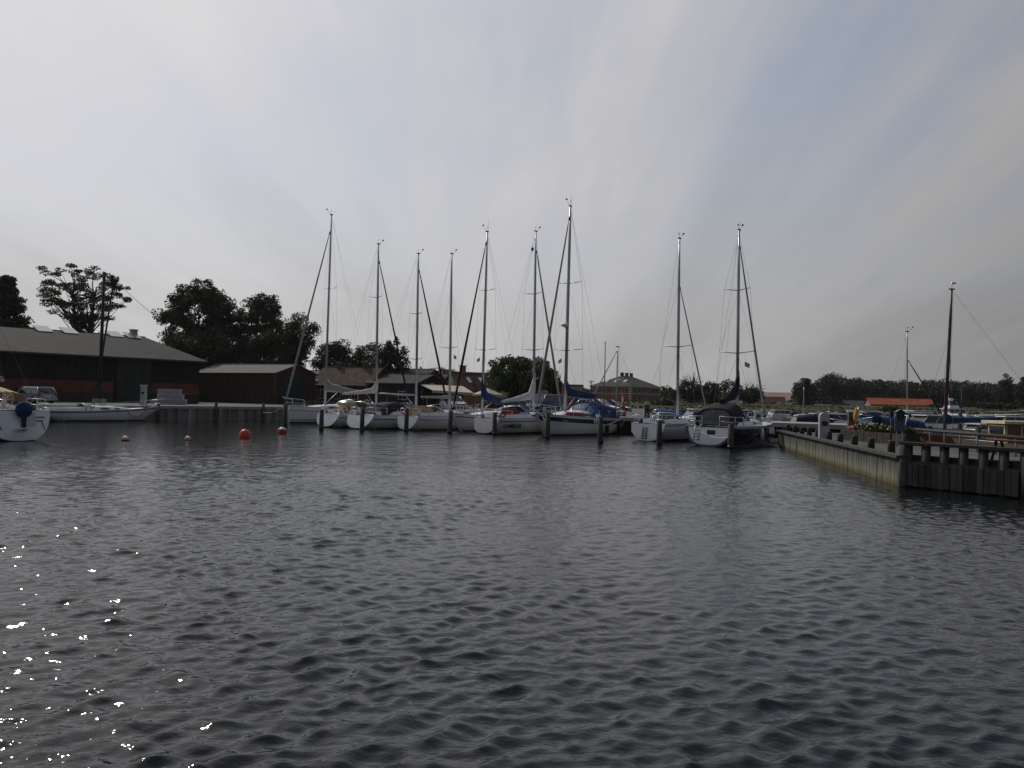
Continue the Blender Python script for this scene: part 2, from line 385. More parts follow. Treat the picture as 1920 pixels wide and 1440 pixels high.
# grassy bank across the far side of the marina basin
def field():
    mb = MB(); rows = []
    rnd = random.Random(3)
    prof = [(151, 0.2), (154, 1.0), (157, 1.45), (165, 1.75), (180, 2.0), (205, 2.4), (240, 2.75), (300, 3.0), (420, 3.4)]
    for Y, z in prof:
        row = []
        for i in range(61):
            X = 15 + (Y - 150) * -0.55 + i * (2.2 + Y * 0.022)
            yy = Y + max(0, X - 24) * 0.12
            row.append((X, yy, z + rnd.uniform(-.12, .12)))
        rows.append(row)
    mb.loft(rows, closed=False)
    o = mb.build('grass_bank', grassm); tag(o, 'grassy bank rising beyond the marina basin', 'bank', kind='structure')
    for p in o.data.polygons: p.flip()
field()
soil = mat('ploughed_soil', (0.16, 0.10, 0.075), 0.95, 0, 0.15, 0.02)
def hill():
    rows = []
    for j in range(9):
        Y = 800 + j * 60
        rows.append([(150 + i * 18, Y, 1.0 + 17.5 * math.sin(math.pi * i / 20) ** 0.7 * math.sin(min(1, j / 5) * math.pi / 2) + 0.4 * math.sin(i * 0.9 + j)) for i in range(21)])
    o = MB().loft(rows, closed=False).build('hill', soil); tag(o, 'distant ploughed brown field on a low hill', 'hill', kind='structure')
    for p in o.data.polygons: p.flip()
hill()

# ------------------------------------------------------------------ quay walls and pier
sheet = mat('weathered_sheet_pile', (0.15, 0.13, 0.11), 0.8, 0.1, 0.5, 1.6, stretch=(1, 1, 0.25), bump=0.01, bscale=12, col2=(0.27, 0.26, 0.245))
objvar(sheet, .7, 1.25)
darkw = mat('dark_wet_timber', (0.03, 0.027, 0.024), 0.8, 0, 0.4, 3, stretch=(2, 2, 0.3), bump=0.01, bscale=15)
objvar(darkw)
lq = thing('quay_wall', 'sheet pile quay wall with pale concrete cap beside the red shed', 'quay wall', QC, math.atan2(LD.y, LD.x))
sp = MB()       # one trough of the corrugated wall
prof = [(-0.5, 0.0), (-0.30, 0.0), (-0.2, -0.22), (0.2, -0.22), (0.30, 0.0), (0.5, 0.0)]
for (x0, y0), (x1, y1) in zip(prof[:-1], prof[1:]):
    sp.add([(x0, y0, -1.2), (x1, y1, -1.2), (x1, y1, 1.06), (x0, y0, 1.06)], [(0, 1, 2, 3)])
sp = sp.mesh('sheet_pile', sheet)
for i in range(46): link('sheet_pile', sp, lq, (-0.9 - i * 1.0, 0, 0))
MB().box((-23.6, 0.12, 1.19), (47, 0.75, 0.26)).build('cap_beam', concrete, lq)
for x in (-4.5, -9.5, -14.5, -20): MB().tube([(x, -0.36, -1), (x, -0.36, 1.75)], 0.14, 8).build('fender_pile', pilem, lq)
mq = thing('quay_wall', 'timber faced quay wall with concrete cap behind the row of yachts', 'quay wall', QC, math.atan2(QD.y, QD.x))
LQ = (LAND_END - QC).length
bd = MB().box((0, 0, 0), (0.27, 0.07, 2.0)).mesh('board', darkw)
for i in range(int(LQ / 0.3)):
    link('board', bd, mq, (0.2 + i * 0.3, 0.10 + 0.015 * (i % 3), 0.0))
MB().box((LQ / 2, 0.14, 1.17), (LQ, 0.6, 0.30)).build('cap_beam', concrete, mq)
pier = thing('pier', 'concrete topped pier with dark timber sides running towards the jetty', 'pier', LAND_END, math.atan2(QD.y, QD.x))
PL = 16.5
MB().box((PL / 2, 2.6, 1.17), (PL, 5.4, 0.30)).build('deck', concrete, pier)
for i in range(int(PL / 0.3)): link('board', bd, pier, (0.2 + i * 0.3, 0.2 + 0.015 * (i % 3), 0.02))
MB().box((PL / 2, 5.1, 0.0), (PL, 0.1, 2.0)).build('back_wall', darkw, pier)
for x in (3, 7.5, 12): MB().tube([(x, 0.02, -1), (x, 0.02, 1.05)], 0.13, 8).build('fender_pile', pilem, pier)
MB().box((4.0, 0.0, 0.62), (9, 0.14, 0.22)).build('waling', darkw, pier)

# ------------------------------------------------------------------ boats
class Hull:
    """Hull surface: t runs stern to bow, heights in metres above the water."""
    def __init__(s, L, B, fs=1.05, fb=1.35, ws=0.72, rt=0.5, rake=0.9, zt=0.12, draft=0.45, tmax=0.42, full=0.5):
        s.L, s.B, s.fs, s.fb, s.ws, s.rt, s.rake, s.zt, s.draft, s.tmax, s.full = L, B, fs, fb, ws, rt, rake, zt, draft, tmax, full
    def b(s, t):
        if t < s.tmax: f = s.ws + (1 - s.ws) * math.sin(math.pi / 2 * t / s.tmax)
        else: f = max(0.0, 1 - ((t - s.tmax) / (1 - s.tmax)) ** 2.1)
        return s.B / 2 * f + 0.02
    def zs(s, t): return s.fs + (s.fb - s.fs) * t ** 1.6 - 0.05 * math.sin(math.pi * t)
    def zb(s, t):
        if t < 0.3: return s.zt + (-s.draft - s.zt) * math.sin(math.pi / 2 * t / 0.3)
        return -s.draft + 0.2 * max(0, (t - 0.6) / 0.4) ** 2
    def e1(s, t): return 0.62 + (s.full - 0.62) * min(1, t / 0.4)
    def xyz(s, t, th):
        zs, zb = s.zs(t), s.zb(t); e2 = 1.25
        z = zs - (zs - zb) * math.sin(th) ** e2
        y = s.b(t) * max(0.0, math.cos(th)) ** s.e1(t)
        return s.xof(t, z), y, z
    def xof(s, t, z):
        zs, zb = s.zs(t), s.zb(t); zr = (z - zb) / max(0.05, zs - zb)
        x = -s.L / 2 + t * s.L + s.rt * zr * max(0, 1 - t / 0.22)
        x -= s.rake * (1 - min(1, z / zs)) * max(0, (t - 0.7) / 0.3) ** 1.5
        return x
    def side(s, t, z, off=0.0):
        zs, zb = s.zs(t), s.zb(t); q = min(1, max(0, (zs - z) / (zs - zb))) ** (1 / 1.25)
        th = math.asin(min(1, q)); y = s.b(t) * max(0.0, math.cos(th)) ** s.e1(t)
        return s.xof(t, z), y + off, z
    def shell(s, n=22, k=9):
        mb = MB(); rings = []
        ths = [math.pi / 2 * i / k for i in range(k + 1)]
        for i in range(n + 1):
            t = (i / n) ** 0.9
            p = [s.xyz(t, th) for th in ths]
            rings.append([(x, y, z) for x, y, z in p] + [(x, -y, z) for x, y, z in reversed(p[:-1])])
        mb.loft(rings, closed=False); return mb
    def transom(s, k=12, z0=None, sc=1.0, dx=0.0):
        mb = MB(); p = [s.xyz(0, math.pi / 2 * i / k) for i in range(k + 1)]
        ring = [(x, y, z) for x, y, z in p] + [(x, -y, z) for x, y, z in reversed(p[:-1])]
        if sc != 1.0:
            zc = (s.zs(0) * 0.62 + s.zt * 0.38); xc = s.xof(0, zc)
            ring = [(xc + (x - xc) * sc - dx, y * sc, zc + (z - zc) * sc) for x, y, z in ring]
        mb.add(ring, [tuple(range(len(ring)))]); return mb
    def deck(s, n=20):
        mb = MB(); rows = []
        for i in range(n + 1):
            t = (i / n) ** 0.9; zs = s.zs(t); x = s.xof(t, zs); b = s.b(t)
            rows.append([(x, b * q, zs - 0.02 + 0.07 * (1 - q * q) * min(1, b)) for q in (-1, -.6, -.2, .2, .6, 1)])
        mb.loft(rows, closed=False); return mb
    def band(s, t0, t1, za, zb_, off=0.008, n=18, sides=(1, -1)):
        mb = MB()
        for sg in sides:
            rows = []
            for i in range(n + 1):
                t = t0 + (t1 - t0) * i / n
                a, b = s.side(t, za(t), off), s.side(t, zb_(t), off)
                rows.append([(a[0], sg * a[1], a[2]), (b[0], sg * b[1], b[2])])
            mb.loft(rows, closed=False)
        return mb
    def deckp(s, t, q=0.0, dz=0.0): return Vector((s.xof(t, s.zs(t)), s.b(t) * q, s.zs(t) + 0.05 * (1 - q * q) - 0.02 + dz))
    def tx(s, x): return (x + s.L / 2) / s.L

def line_mesh(pts, r=0.007, n=4): return MB().tube(pts, r, n, caps=False)
def sag(a, b, d, n=8):
    a, b = Vector(a), Vector(b)
    return [a.lerp(b, i / n) - Vector((0, 0, d * 4 * (i / n) * (1 - i / n))) for i in range(n + 1)]
def text_on(parent, body, pos, rot, size, m, name='boat_name', bold=0.0, shear=0.2):
    cu = bpy.data.curves.new(name, 'FONT'); cu.body = body; cu.size = size; cu.align_x = 'CENTER'; cu.shear = shear; cu.offset = bold; cu.extrude = 0.002
    tmp = bpy.data.objects.new('tmp', cu); COL.objects.link(tmp)
    dg = bpy.context.evaluated_depsgraph_get(); dg.update()
    me = bpy.data.meshes.new_from_object(tmp.evaluated_get(dg)); bpy.data.objects.remove(tmp)
    me.materials.clear(); me.materials.append(m)
    o = link(name, me, parent); o.location = pos; o.rotation_euler = rot; return o

def coachroof(h, t0, t1, wf, hh, root, m, wins, fore=0.12, name='coachroof', wm=None):
    mb = MB(); rings = []; n = 12
    def geo(u):
        t = t0 + (t1 - t0) * u; w = h.b(t) * wf * (1 - 0.35 * u ** 3)
        z = h.zs(t) - 0.03; hz = hh * (1 - u ** 2.2) * (1 if u > 0.02 else 0.95) + 0.02
        return t, w, z, hz
    for i in range(n + 1):
        t, w, z, hz = geo(i / n); x = h.xof(t, h.zs(t))
        rings.append([(x, -w, z), (x, -w * .90, z + hz * .72), (x, -w * .74, z + hz * .95), (x, -w * .3, z + hz * 1.1), (x, w * .3, z + hz * 1.1), (x, w * .74, z + hz * .95), (x, w * .9, z + hz * .72), (x, w, z)])
    mb.loft(rings, closed=False)
    mb.add(rings[0], [tuple(range(8))])
    o = mb.build(name, m, root)
    for u0, u1 in wins:
        for sg in (1, -1):
            w = MB(); rows = []
            for i in range(5):
                u = u0 + (u1 - u0) * i / 4; t, ww, z, hz = geo(u); x = h.xof(t, h.zs(t))
                e = 0.10 * abs(i - 2) / 2
                rows.append([(x, sg * (ww * (1 - .10 * (.25 + e) / .72) + .012), z + hz * (.25 + e)), (x, sg * (ww * (1 - .10 * (.66 - e) / .72) + .012), z + hz * (.66 - e))])
            w.loft(rows, closed=False).build('window', wm or glassd, o)
    return o, geo

def sprayhood(h, t0, t1, w, hh, root, m, win=True, name='sprayhood', z0=0.0):
    mb = MB(); rings = []
    x0, x1 = h.xof(t0, h.zs(t0)), h.xof(t1, h.zs(t1)); zb = h.zs((t0 + t1) / 2) + z0
    def arch(u, sc=1.0):
        x = x0 + (x1 - x0) * u; hz = hh * sc * math.cos(u * math.pi / 2) ** 0.55
        ww = w * (1 - 0.12 * u)
        return [(x - 0.05 * math.sin(a), ww * math.cos(a) * (abs(math.cos(a)) ** -0.35 if abs(math.cos(a)) > .01 else 1), zb + max(.12, hz) * math.sin(a) ** .75) for a in [math.pi * i / 10 for i in range(11)]]
    for i in range(7): rings.append(arch(i / 6 * 0.97))
    mb.loft(rings, closed=False)
    o = mb.build(name, m, root)
    if win:
        for a0, a1 in ((1.2, 3.6), (4.0, 6.0), (6.4, 8.8)):
            w_ = MB(); rows = []
            for j in range(4):
                u = 0.45 + 0.42 * j / 3; x = x0 + (x1 - x0) * u + 0.02; hz = hh * math.cos(u * math.pi / 2) ** 0.55; ww = w * (1 - .12 * u)
                row = []
                for a in [math.pi * (a0 + (a1 - a0) * q / 3) / 10 for q in range(4)]:
                    c = math.cos(a); row.append((x, ww * c * (abs(c) ** -.35 if abs(c) > .01 else 1) * 1.015, zb + max(.12, hz) * math.sin(a) ** .75 + .012))
                rows.append(row)
            w_.loft(rows, closed=False).build('window', clearw, o)
    fr = MB(); fr.tube(arch(0.0), 0.02, 5); fr.build('frame_hoop', steel, o)
    return o

def sail_cover(x0, x1, z0, z1, h0, h1, root, m, up=0.0, wid=0.16, sagz=0.0, name='sail_cover'):
    mb = MB(); rings = []; n = 12
    for i in range(n + 1):
        u = i / n; x = x0 + (x1 - x0) * u; z = z0 + (z1 - z0) * u - sagz * math.sin(math.pi * u)
        hh = h1 + (h0 - h1) * (1 - u) ** 1.4 + up * max(0, 1 - u * 5) ** 2; w = wid * (1 - 0.5 * u) * (1 if u > .04 else .7)
        wob = 0.05 * hh * math.sin(i * 2.1)
        rings.append([(x, w * math.cos(a), z + hh * (0.5 + 0.5 * math.sin(a)) + (wob if math.sin(a) > 0 else 0)) for a in [2 * math.pi * k / 8 for k in range(8)]])
    mb.loft(rings, caps=True); return mb.build(name, m, root)

def wheel(root, p, r=0.42):
    mb = MB(); pts = [(p[0], p[1] + r * math.cos(a), p[2] + r * math.sin(a)) for a in [2 * math.pi * i / 16 for i in range(17)]]
    mb.tube(pts, 0.018, 5, caps=False)
    for i in range(4):
        a = math.pi * i / 4; mb.tube([(p[0], p[1] - r * math.cos(a), p[2] - r * math.sin(a)), (p[0], p[1] + r * math.cos(a), p[2] + r * math.sin(a))], 0.01, 4)
    o = mb.build('steering_wheel', steel, root)
    MB().box((p[0] + .12, p[1], p[2] - .4), (.18, .24, .8), taper=.7).build('pedestal', gel, o)

def fender(root, p, m=whitep, L=0.65, r=0.13):
    x, y, z = p
    o = MB().tube([(x, y, z - L / 2), (x, y, z - L / 2 + .08), (x, y, z), (x, y, z + L / 2 - .1), (x, y, z + L / 2)], [0.05, r * .9, r, r * .85, 0.04], 10).build('fender', m, root)
    MB().tube([(x, y, z + L / 2), (x, y * 0.97, z + L / 2 + .5)], 0.01, 4).build('lanyard', ropem, o)

def lifebuoy(root, p, r=0.26, m=orange, axis='x', tube=0.06):
    mb = MB(); pts = []
    for i in range(15):
        a = -0.35 * math.pi + 1.7 * math.pi * i / 14 + math.pi * .0
        c, s_ = r * math.cos(a + 2.3), r * math.sin(a + 2.3)
        pts.append((p[0], p[1] + c, p[2] + s_) if axis == 'x' else (p[0] + c, p[1], p[2] + s_))
    mb.tube(pts, tube, 8); mb.build('horseshoe_lifebuoy', m, root)

def rig(h, root, tm, Hm, spr, fore_side=1, fstay=0.93, jib=None, boom=None, cover=None, back='single', wires=True, r=0.1, mm=None, ant=0, vane=True, foot=0.4, rake=0.012, spw=None, flags=True, halyard=True):
    mm = mm or alu
    xm = h.xof(tm, h.zs(tm)); zf = h.zs(tm) + foot * 0.6
    def M(z, y=0.0): return Vector((xm - (z - zf) * rake, y, z))
    ma = MB().tube([M(zf - .2), M(Hm * .55), M(Hm * .82), M(Hm)], [r, r * .98, r * .85, r * .55], 8).build('mast', mm, root)
    bc = h.b(h.tx(xm)) * 0.88; zc = h.zs(tm)
    tips = []
    for i, z in enumerate(spr):
        w = (spw[i] if spw else (0.95 - 0.13 * i))
        for sg in (1, -1):
            MB().tube([M(z), M(z) + Vector((-0.22, sg * w, 0.10))], [0.035, 0.022], 5).build('spreader', mm, ma)
        tips.append((z, w))
    if wires:
        for sg in (1, -1):
            pts = [Vector((xm - .15, sg * bc, zc))] + [M(z) + Vector((-.22, sg * w, .1)) for z, w in tips] + [M(Hm * (0.985 if fstay > .9 else fstay))]
            line_mesh(pts).build('shroud', wire, root)
            if tips:
                line_mesh([Vector((xm - .45, sg * bc, zc)), M(tips[0][0] - .1)]).build('lower_shroud', wire, root)
            if len(tips) > 1:
                line_mesh([pts[1], M(tips[1][0] - .1)], .005).build('diagonal', wire, root)
    bow = h.deckp(0.985, 0, 0.08); top = M(Hm * fstay)
    if jib:
        m_, r0, r1 = jib
        mid = [bow.lerp(top, u) for u in (0, .03, .06, .2, .5, .8, .93, .96)]
        MB().tube(mid, [.03, .03, r0 * .8, r0, (r0 + r1) / 2, r1, r1 * .7, .02], 7).build('furled_jib', m_, root)
        MB().tube([bow + (top - bow) * .015, bow + (top - bow) * .028], [.12, .12], 10).build('furling_drum', blackp, root)
        MB().tube([bow.lerp(top, .955), bow.lerp(top, .975)], [.05, .05], 6).build('halyard_swivel', blackp, root)
    line_mesh([bow, top]).build('forestay', wire, root)
    if back == 'single':
        line_mesh([h.deckp(0.02, 0, 0.05), M(Hm)]).build('backstay', wire, root)
    elif back == 'split':
        j = h.deckp(0.03, 0, 0).lerp(M(Hm), .3)
        line_mesh([j, M(Hm)]).build('backstay', wire, root)
        for sg in (1, -1): line_mesh([h.deckp(0.02, sg * .75, .05), j]).build('backstay_leg', wire, root)
    if halyard:
        line_mesh([M(zf + .3, .0) + Vector((-.16, .05, 0)), M(Hm * .97) + Vector((-.1, .05, 0))], .006).build('halyard', wire, root)
    if boom:
        Lb, zbm, rise = boom
        bo = MB().tube([(xm - .12, 0, zbm), (xm - Lb, 0, zbm + rise)], [.075, .07], 8).build('boom', alu if mm is alu else mm, root)
        MB().tube([M(zf + .25) + Vector((-.1, 0, 0)), (xm - Lb * .3, 0, zbm + rise * .3 - .05)], [.03, .03], 6).build('kicker', alu, bo)
        line_mesh([(xm - Lb + .05, 0, zbm + rise), M(Hm) + Vector((-.08, 0, 0))], .005).build('topping_lift', wire, root)
        ms = h.deckp(max(.05, h.tx(xm - Lb * .8)), 0, .1); line_mesh([(xm - Lb * .8, 0, zbm + rise * .8 - .07), ms], .015).build('mainsheet', ropem, root)
        if cover:
            m_, h0, h1, up = cover
            sail_cover(xm + .08, xm - Lb + .1, zbm - .1, zbm + rise - .08, h0, h1, root, m_, up=up)
    # masthead gear
    t = M(Hm)
    MB().box(t + Vector((0, 0, .03)), (.34, .08, .08)).build('masthead_fitting', blackp, ma)
    if vane:
        w = MB(); w.tube([t, t + Vector((0, 0, .38))], .010, 4); p = t + Vector((0, 0, .38))
        d = Vector((.75, .65, 0)).normalized()
        w.tube([p - d * .30, p + d * .24], .010, 4); w.add([p + d * .12 + Vector((0, 0, -.06)), p + d * .34 + Vector((0, 0, -.05)), p + d * .34 + Vector((0, 0, .09)), p + d * .12 + Vector((0, 0, .05))], [(0, 1, 2, 3), (3, 2, 1, 0)])
        w.build('wind_vane', blackp, ma)
        a = MB(); q = t + Vector((fore_side * .15, 0, .05)); e = q + Vector((fore_side * .40, 0, .34)); a.tube([q, e], .012, 4); a.ball(e + Vector((0, 0, .04)), (.09, .09, .06), 6, 4)
        a.build('anemometer', blackp, ma)
    if ant:
        MB().tube([t + Vector((-.1, .03, 0)), t + Vector((-.1, .03, ant))], [.014, .006], 4).build('antenna', whitep, ma)
    if flags and spr:
        z = spr[0]; p = M(z) + Vector((-.22, -0.55, -.55))
        line_mesh([M(z) + Vector((-.22, -.55, .06)), Vector((xm - .3, -bc * .8, zc))], .004).build('flag_halyard', wire, root)
        MB().add([p, p + Vector((-.1, -.38, -.16)), p + Vector((-.06, -.34, -.42)), p + Vector((0, 0, -.3))], [(0, 1, 2, 3), (3, 2, 1, 0)]).build('courtesy_flag', greyc, root)
    return M

def rails(h, root, t0=0.02, t1=0.99, n=6, hgt=0.6, fore=True, aft=True):
    ts = [t0 + 0.12 + (0.86 - t0 - 0.12) * i / (n - 1) for i in range(n)]
    for sg in (1, -1):
        pts = []
        for t in ts:
            p = h.deckp(t, sg * .94); pts.append(p + Vector((0, 0, hgt)))
            MB().tube([p, p + Vector((0, 0, hgt))], .013, 5).build('stanchion', steel, root)
        pa = h.deckp(.86, sg * .9, hgt + .03); ps = h.deckp(.03, sg * .92, hgt)
        for q in (1.0, .5):
            line_mesh([Vector((p.x, p.y, p.z - hgt * (1 - q))) for p in ([ps] + pts + [pa])], .006).build('lifeline', wire, root)
    if fore:
        mb = MB()
        top = [h.deckp(.86, .9, hgt + .03), h.deckp(.94, .9, hgt + .08), h.deckp(1.0, 0, hgt + .12) + Vector((.12, 0, 0)), h.deckp(.94, -.9, hgt + .08), h.deckp(.86, -.9, hgt + .03)]
        mb.tube(top, .018, 5)
        for t, sg in ((.86, 1), (.94, 1), (.94, -1), (.86, -1)): mb.tube([h.deckp(t, sg * .9), h.deckp(t, sg * .9, hgt + .05)], .016, 5)
        mb.tube([h.deckp(.87, .9, hgt * .5), h.deckp(.98, .5, hgt * .55), h.deckp(.98, -.5, hgt * .55), h.deckp(.87, -.9, hgt * .5)], .012, 5)
        mb.build('pulpit', steel, root)
    if aft:
        for sg in (1, -1):
            mb = MB()
            mb.tube([h.deckp(.15, sg * .94, hgt), h.deckp(.03, sg * .92, hgt), h.deckp(.015, sg * .35, hgt)], .018, 5)
            mb.tube([h.deckp(.15, sg * .94, hgt * .5), h.deckp(.03, sg * .92, hgt * .5), h.deckp(.015, sg * .35, hgt * .5)], .012, 5)
            for t, q in ((.15, .94), (.03, .92), (.015, .35)): mb.tube([h.deckp(t, sg * q), h.deckp(t, sg * q, hgt)], .016, 5)
            mb.build('pushpit', steel, root)

BOWR = math.atan2(0.81, 0.585); BOWL = BOWR + math.pi
def sailboat(label, pos, az, L, B, hull=gel, transom=None, name='sailboat', group=None, sheer=None, boot=antif, hk=None, cab=(0.40, 0.80, 0.66, 0.42), wins=((.08, .3), (.36, .5), (.56, .66)), anchor='stern', cabm=None, coam=True, rail=True, wh=True, rough_boot=0.16, toe=None):
    """pos = stern or bow waterline point"""
    h = Hull(L, B, **(hk or {}))
    d = Vector((math.cos(az), math.sin(az), 0)); c = Vector((pos[0], pos[1], 0)) + d * (L / 2 if anchor == 'stern' else -L / 2)
    root = thing(name, label, 'sailboat', c, az, group)
    hu = h.shell().build('hull', hull, root)
    h.transom().build('transom', transom or hull, root)
    h.deck().build('deck', deckm, root)
    h.band(0.06, .97, lambda t: 0.015, lambda t: rough_boot - .02 + .02 * t, .012).build('boot_stripe', boot, hu)
    h.band(0.0, 1.0, lambda t: h.zs(t) + .05, lambda t: h.zs(t) - .035, .015).build('toe_rail', toe or alu, root)
    if sheer:
        m_, a, b_ = sheer
        h.band(0.02, .985, lambda t: h.zs(t) - a, lambda t: h.zs(t) - b_, .010).build('sheer_stripe', m_, hu)
    co = coachroof(h, cab[0], cab[1], cab[2], cab[3], root, cabm or gel, wins)
    if coam:
        for sg in (1, -1):
            rows = []
            for i in range(7):
                t = .06 + (cab[0] - .06) * i / 6; b = h.b(t); z = h.zs(t); x = h.xof(t, z)
                rows.append([(x, sg * b * .74, z - .02), (x, sg * b * .70, z + .26 + .06 * i / 6), (x, sg * b * .52, z + .28 + .06 * i / 6), (x, sg * b * .46, z - .02)])
            MB().loft(rows, closed=False, caps=False).build('cockpit_coaming', gel, root)
        MB().box((h.xof(cab[0], 1) + .02, 0, h.zs(cab[0]) + .2), (.05, .62, .5)).build('companionway_hatch', teak, root)
    if wh: wheel(root, (h.xof(.14, 1), 0, h.zs(.14) + .55))
    for t in (.84,):
        p = h.deckp(t); MB().box(p + Vector((0, 0, .05)), (.5, .5, .06)).build('deck_hatch', glassd, root)
    for t, sg in ((.3, 1), (.3, -1), (.36, 1), (.36, -1)):
        p = h.deckp(t, sg * .66, .3); MB().tube([p, p + Vector((0, 0, .16))], [.07, .055], 8).build('winch', steel, root)
    for t, sg in ((.07, .9), (.07, -.9), (.92, .8), (.92, -.8)):
        p = h.deckp(t, sg, .03); MB().box(p + Vector((0, 0, .05)), (.22, .05, .05)).build('cleat', steel, root)
    if rail: rails(h, root)
    return root, h

def stern_of(px, D): return XAT(px, D), D
GRP = 'yachts moored along the quay'
# 1: tall white yacht at the left end of the row, bow towards us
r1, h1 = sailboat('tall white sloop, first of the row, furled headsail and pale grey sail cover', stern_of(531, 73), BOWL, 12.0, 3.9, anchor='bow', group=GRP,
                  hk=dict(fs=1.25, fb=1.6, rt=.5, rake=.35, ws=.8), sheer=(stripe, .34, .38), boot=stripe, wins=((.1, .34), (.42, .62)))
h1.band(.1, .96, lambda t: .36, lambda t: .30, .011).build('waterline_stripe', stripe, r1)
D = 76.4
M1 = rig(h1, r1, 0.60, ZAT(616, 400, D), [ZAT(600, 645, D), ZAT(606, 540, D)], jib=(greyc, .11, .06), fstay=.94, boom=(5.2, 3.0, -.15), cover=(greyc, 1.0, .25, .35), back='split', spw=[1.05, .8])
sprayhood(h1, .36, .46, 1.15, .95, r1, greyc)
# 2: white yacht with the reverse transom and white sail cover
r2, h2 = sailboat('white sloop with scooped stern, white sail cover and windowed sprayhood, second in the row', stern_of(608, 66), BOWR, 10.2, 3.4, group=GRP,
                  hk=dict(fs=1.15, fb=1.4, rt=.5, ws=.74, zt=.1), sheer=(stripe, .30, .36))
D = 70.6
M2 = rig(h2, r2, 0.565, ZAT(704, 458, D), [ZAT(703, 661, D), ZAT(704, 558, D)], jib=(navyc, .09, .05), boom=(3.9, 2.95, -.25), cover=(whitec, .55, .2, .7), spw=[.95, .75], ant=0)
sprayhood(h2, .38, .49, 1.15, .95, r2, greyc); lifebuoy(r2, tuple(h2.deckp(.1, -.85, .4)), m=redc)
MB().box(h2.deckp(.24, 0, .45), (1.3, 1.5, .75), taper=.7).build('cockpit_cover', tanc, r2)
# 3: white yacht with black cockpit tent
r3, h3 = sailboat('white sloop with black cockpit tent and open swim step, third in the row', stern_of(668, 64), BOWR, 11.2, 3.6, group=GRP,
                  hk=dict(fs=1.1, fb=1.4, rt=.52, ws=.78, zt=.1), sheer=(stripe, .26, .32))
D = 69.5
M3 = rig(h3, r3, 0.61, ZAT(778, 476, D), [ZAT(777, 674, D), ZAT(778, 589, D)], jib=(blackc, .1, .06), boom=(4.4, 2.75, .05), spw=[.8, .7])
sprayhood(h3, .36, .48, 1.2, 1.0, r3, blackc)
def tent(h, root, t0, t1, w, hh, m, win=True, name='cockpit_tent'):
    mb = MB(); x0, x1 = h.xof(t0, h.zs(t0)), h.xof(t1, h.zs(t1)); zb = h.zs(t0) + .02; rings = []
    for i in range(6):
        u = i / 5; hz = hh * (1 - .25 * (1 - u) ** 2); x = x0 + (x1 - x0) * u + (.18 * (1 - u))
        rings.append([(x + (.25 * math.sin(a) * (1 - u)), w * math.copysign(abs(math.cos(a)) ** .6, math.cos(a)), zb + hz * math.sin(a) ** .7) for a in [math.pi * k / 10 for k in range(11)]])
    mb.loft(rings, closed=False); o = mb.build(name, m, root)
    if win:      # clear panel at the back with a canvas rim
        b = rings[0]; c = Vector((b[5][0] - .05, 0, zb + hh * .36))
        v = [Vector(p) for p in b]; inner = [c + (p - c) * .82 - Vector((.02, 0, 0)) for p in v]
        MB().add(inner, [tuple(range(len(inner)))]).build('window', mat('smoky_vinyl', (.07, .068, .066), .15, 0, .3, 3, spec=.5), o)
        MB().loft([v, [p + Vector((.02, 0, 0)) for p in inner]], closed=True, smooth=False).build('window_rim', m, o)
    return o
tent(h3, r3, .1, .36, 1.25, 1.05, blackc)
# 4: shorter boat with orange horseshoe buoy
r4, h4 = sailboat('small white sloop with tan cockpit cover and red horseshoe buoy, fourth in the row', stern_of(759, 63.5), BOWR, 9.2, 3.1, group=GRP,
                  hk=dict(fs=1.1, fb=1.35, rt=.4, ws=.66, zt=.1), sheer=(stripe, .22, .27), boot=redaf, wh=False)
D = 67.9
M4 = rig(h4, r4, 0.58, ZAT(845, 477, D), [ZAT(843, 653, D)], boom=(3.5, 2.6, .0), spw=[1.0], fstay=.8, cover=(greyc, .28, .16, .1))
lifebuoy(r4, tuple(h4.deckp(.06, .75, .36)), .22, m=redc); sprayhood(h4, .34, .45, 1.0, .8, r4, greyc)
MB().box(h4.deckp(.2, 0, .42), (1.6, 1.5, .7), taper=.75).build('cockpit_cover', tanc, r4)
# 5: bow-out yacht with blue mainsail cover
r5, h5 = sailboat('white sloop lying bow out with dark furled jib and deep blue sail cover', stern_of(846, 62.5), BOWL, 10.6, 3.4, anchor='bow', group=GRP,
                  hk=dict(fs=1.1, fb=1.4, rt=.5, rake=1.1, ws=.7), sheer=(stripe, .17, .24))
D = 65.6
M5 = rig(h5, r5, 0.64, ZAT(905, 434, D), [ZAT(895, 656, D), ZAT(900, 544, D)], jib=(blackc, .10, .05), fstay=.97, boom=(4.4, 2.45, -.35), cover=(bluec, .95, .35, 1.0), spw=[1.05, .8], ant=1.2)
sprayhood(h5, .3, .41, 1.1, .9, r5, bluel)
# 6: the boat with its name on the side
r6, h6 = sailboat('white sloop with dark name lettering on its side and white sail cover', stern_of(906, 60), BOWR, 10.8, 3.5, hull=gel2, group=GRP,
                  hk=dict(fs=1.15, fb=1.4, rt=.45, ws=.62, zt=.08), sheer=(stripe, .16, .23), wh=False)
D = 65.3
M6 = rig(h6, r6, 0.60, ZAT(1006, 435, D), [ZAT(1003, 657, D), ZAT(1004, 552, D)], jib=(greyc, .1, .06), boom=(4.3, 2.7, -.35), cover=(whitec, .75, .22, 1.6), spw=[1.0, .85])
tt = .15; pm_, pa_, pb_ = h6.side(tt, .6), h6.side(tt - .02, .6), h6.side(tt + .02, .6); sz = (h6.side(tt, .64)[1] - h6.side(tt, .56)[1]) / .08; yaw = math.atan2(pb_[1] - pa_[1], pb_[0] - pa_[0])
text_on(r6, 'GAMBLER', (pm_[0], -(pm_[1] - sz * .12 + .035), .48), (R(90) + math.atan(sz) * 1.0, 0, -yaw), .42, stripe, bold=.006, shear=.12)
p = h6.side(.23, .8, .02)
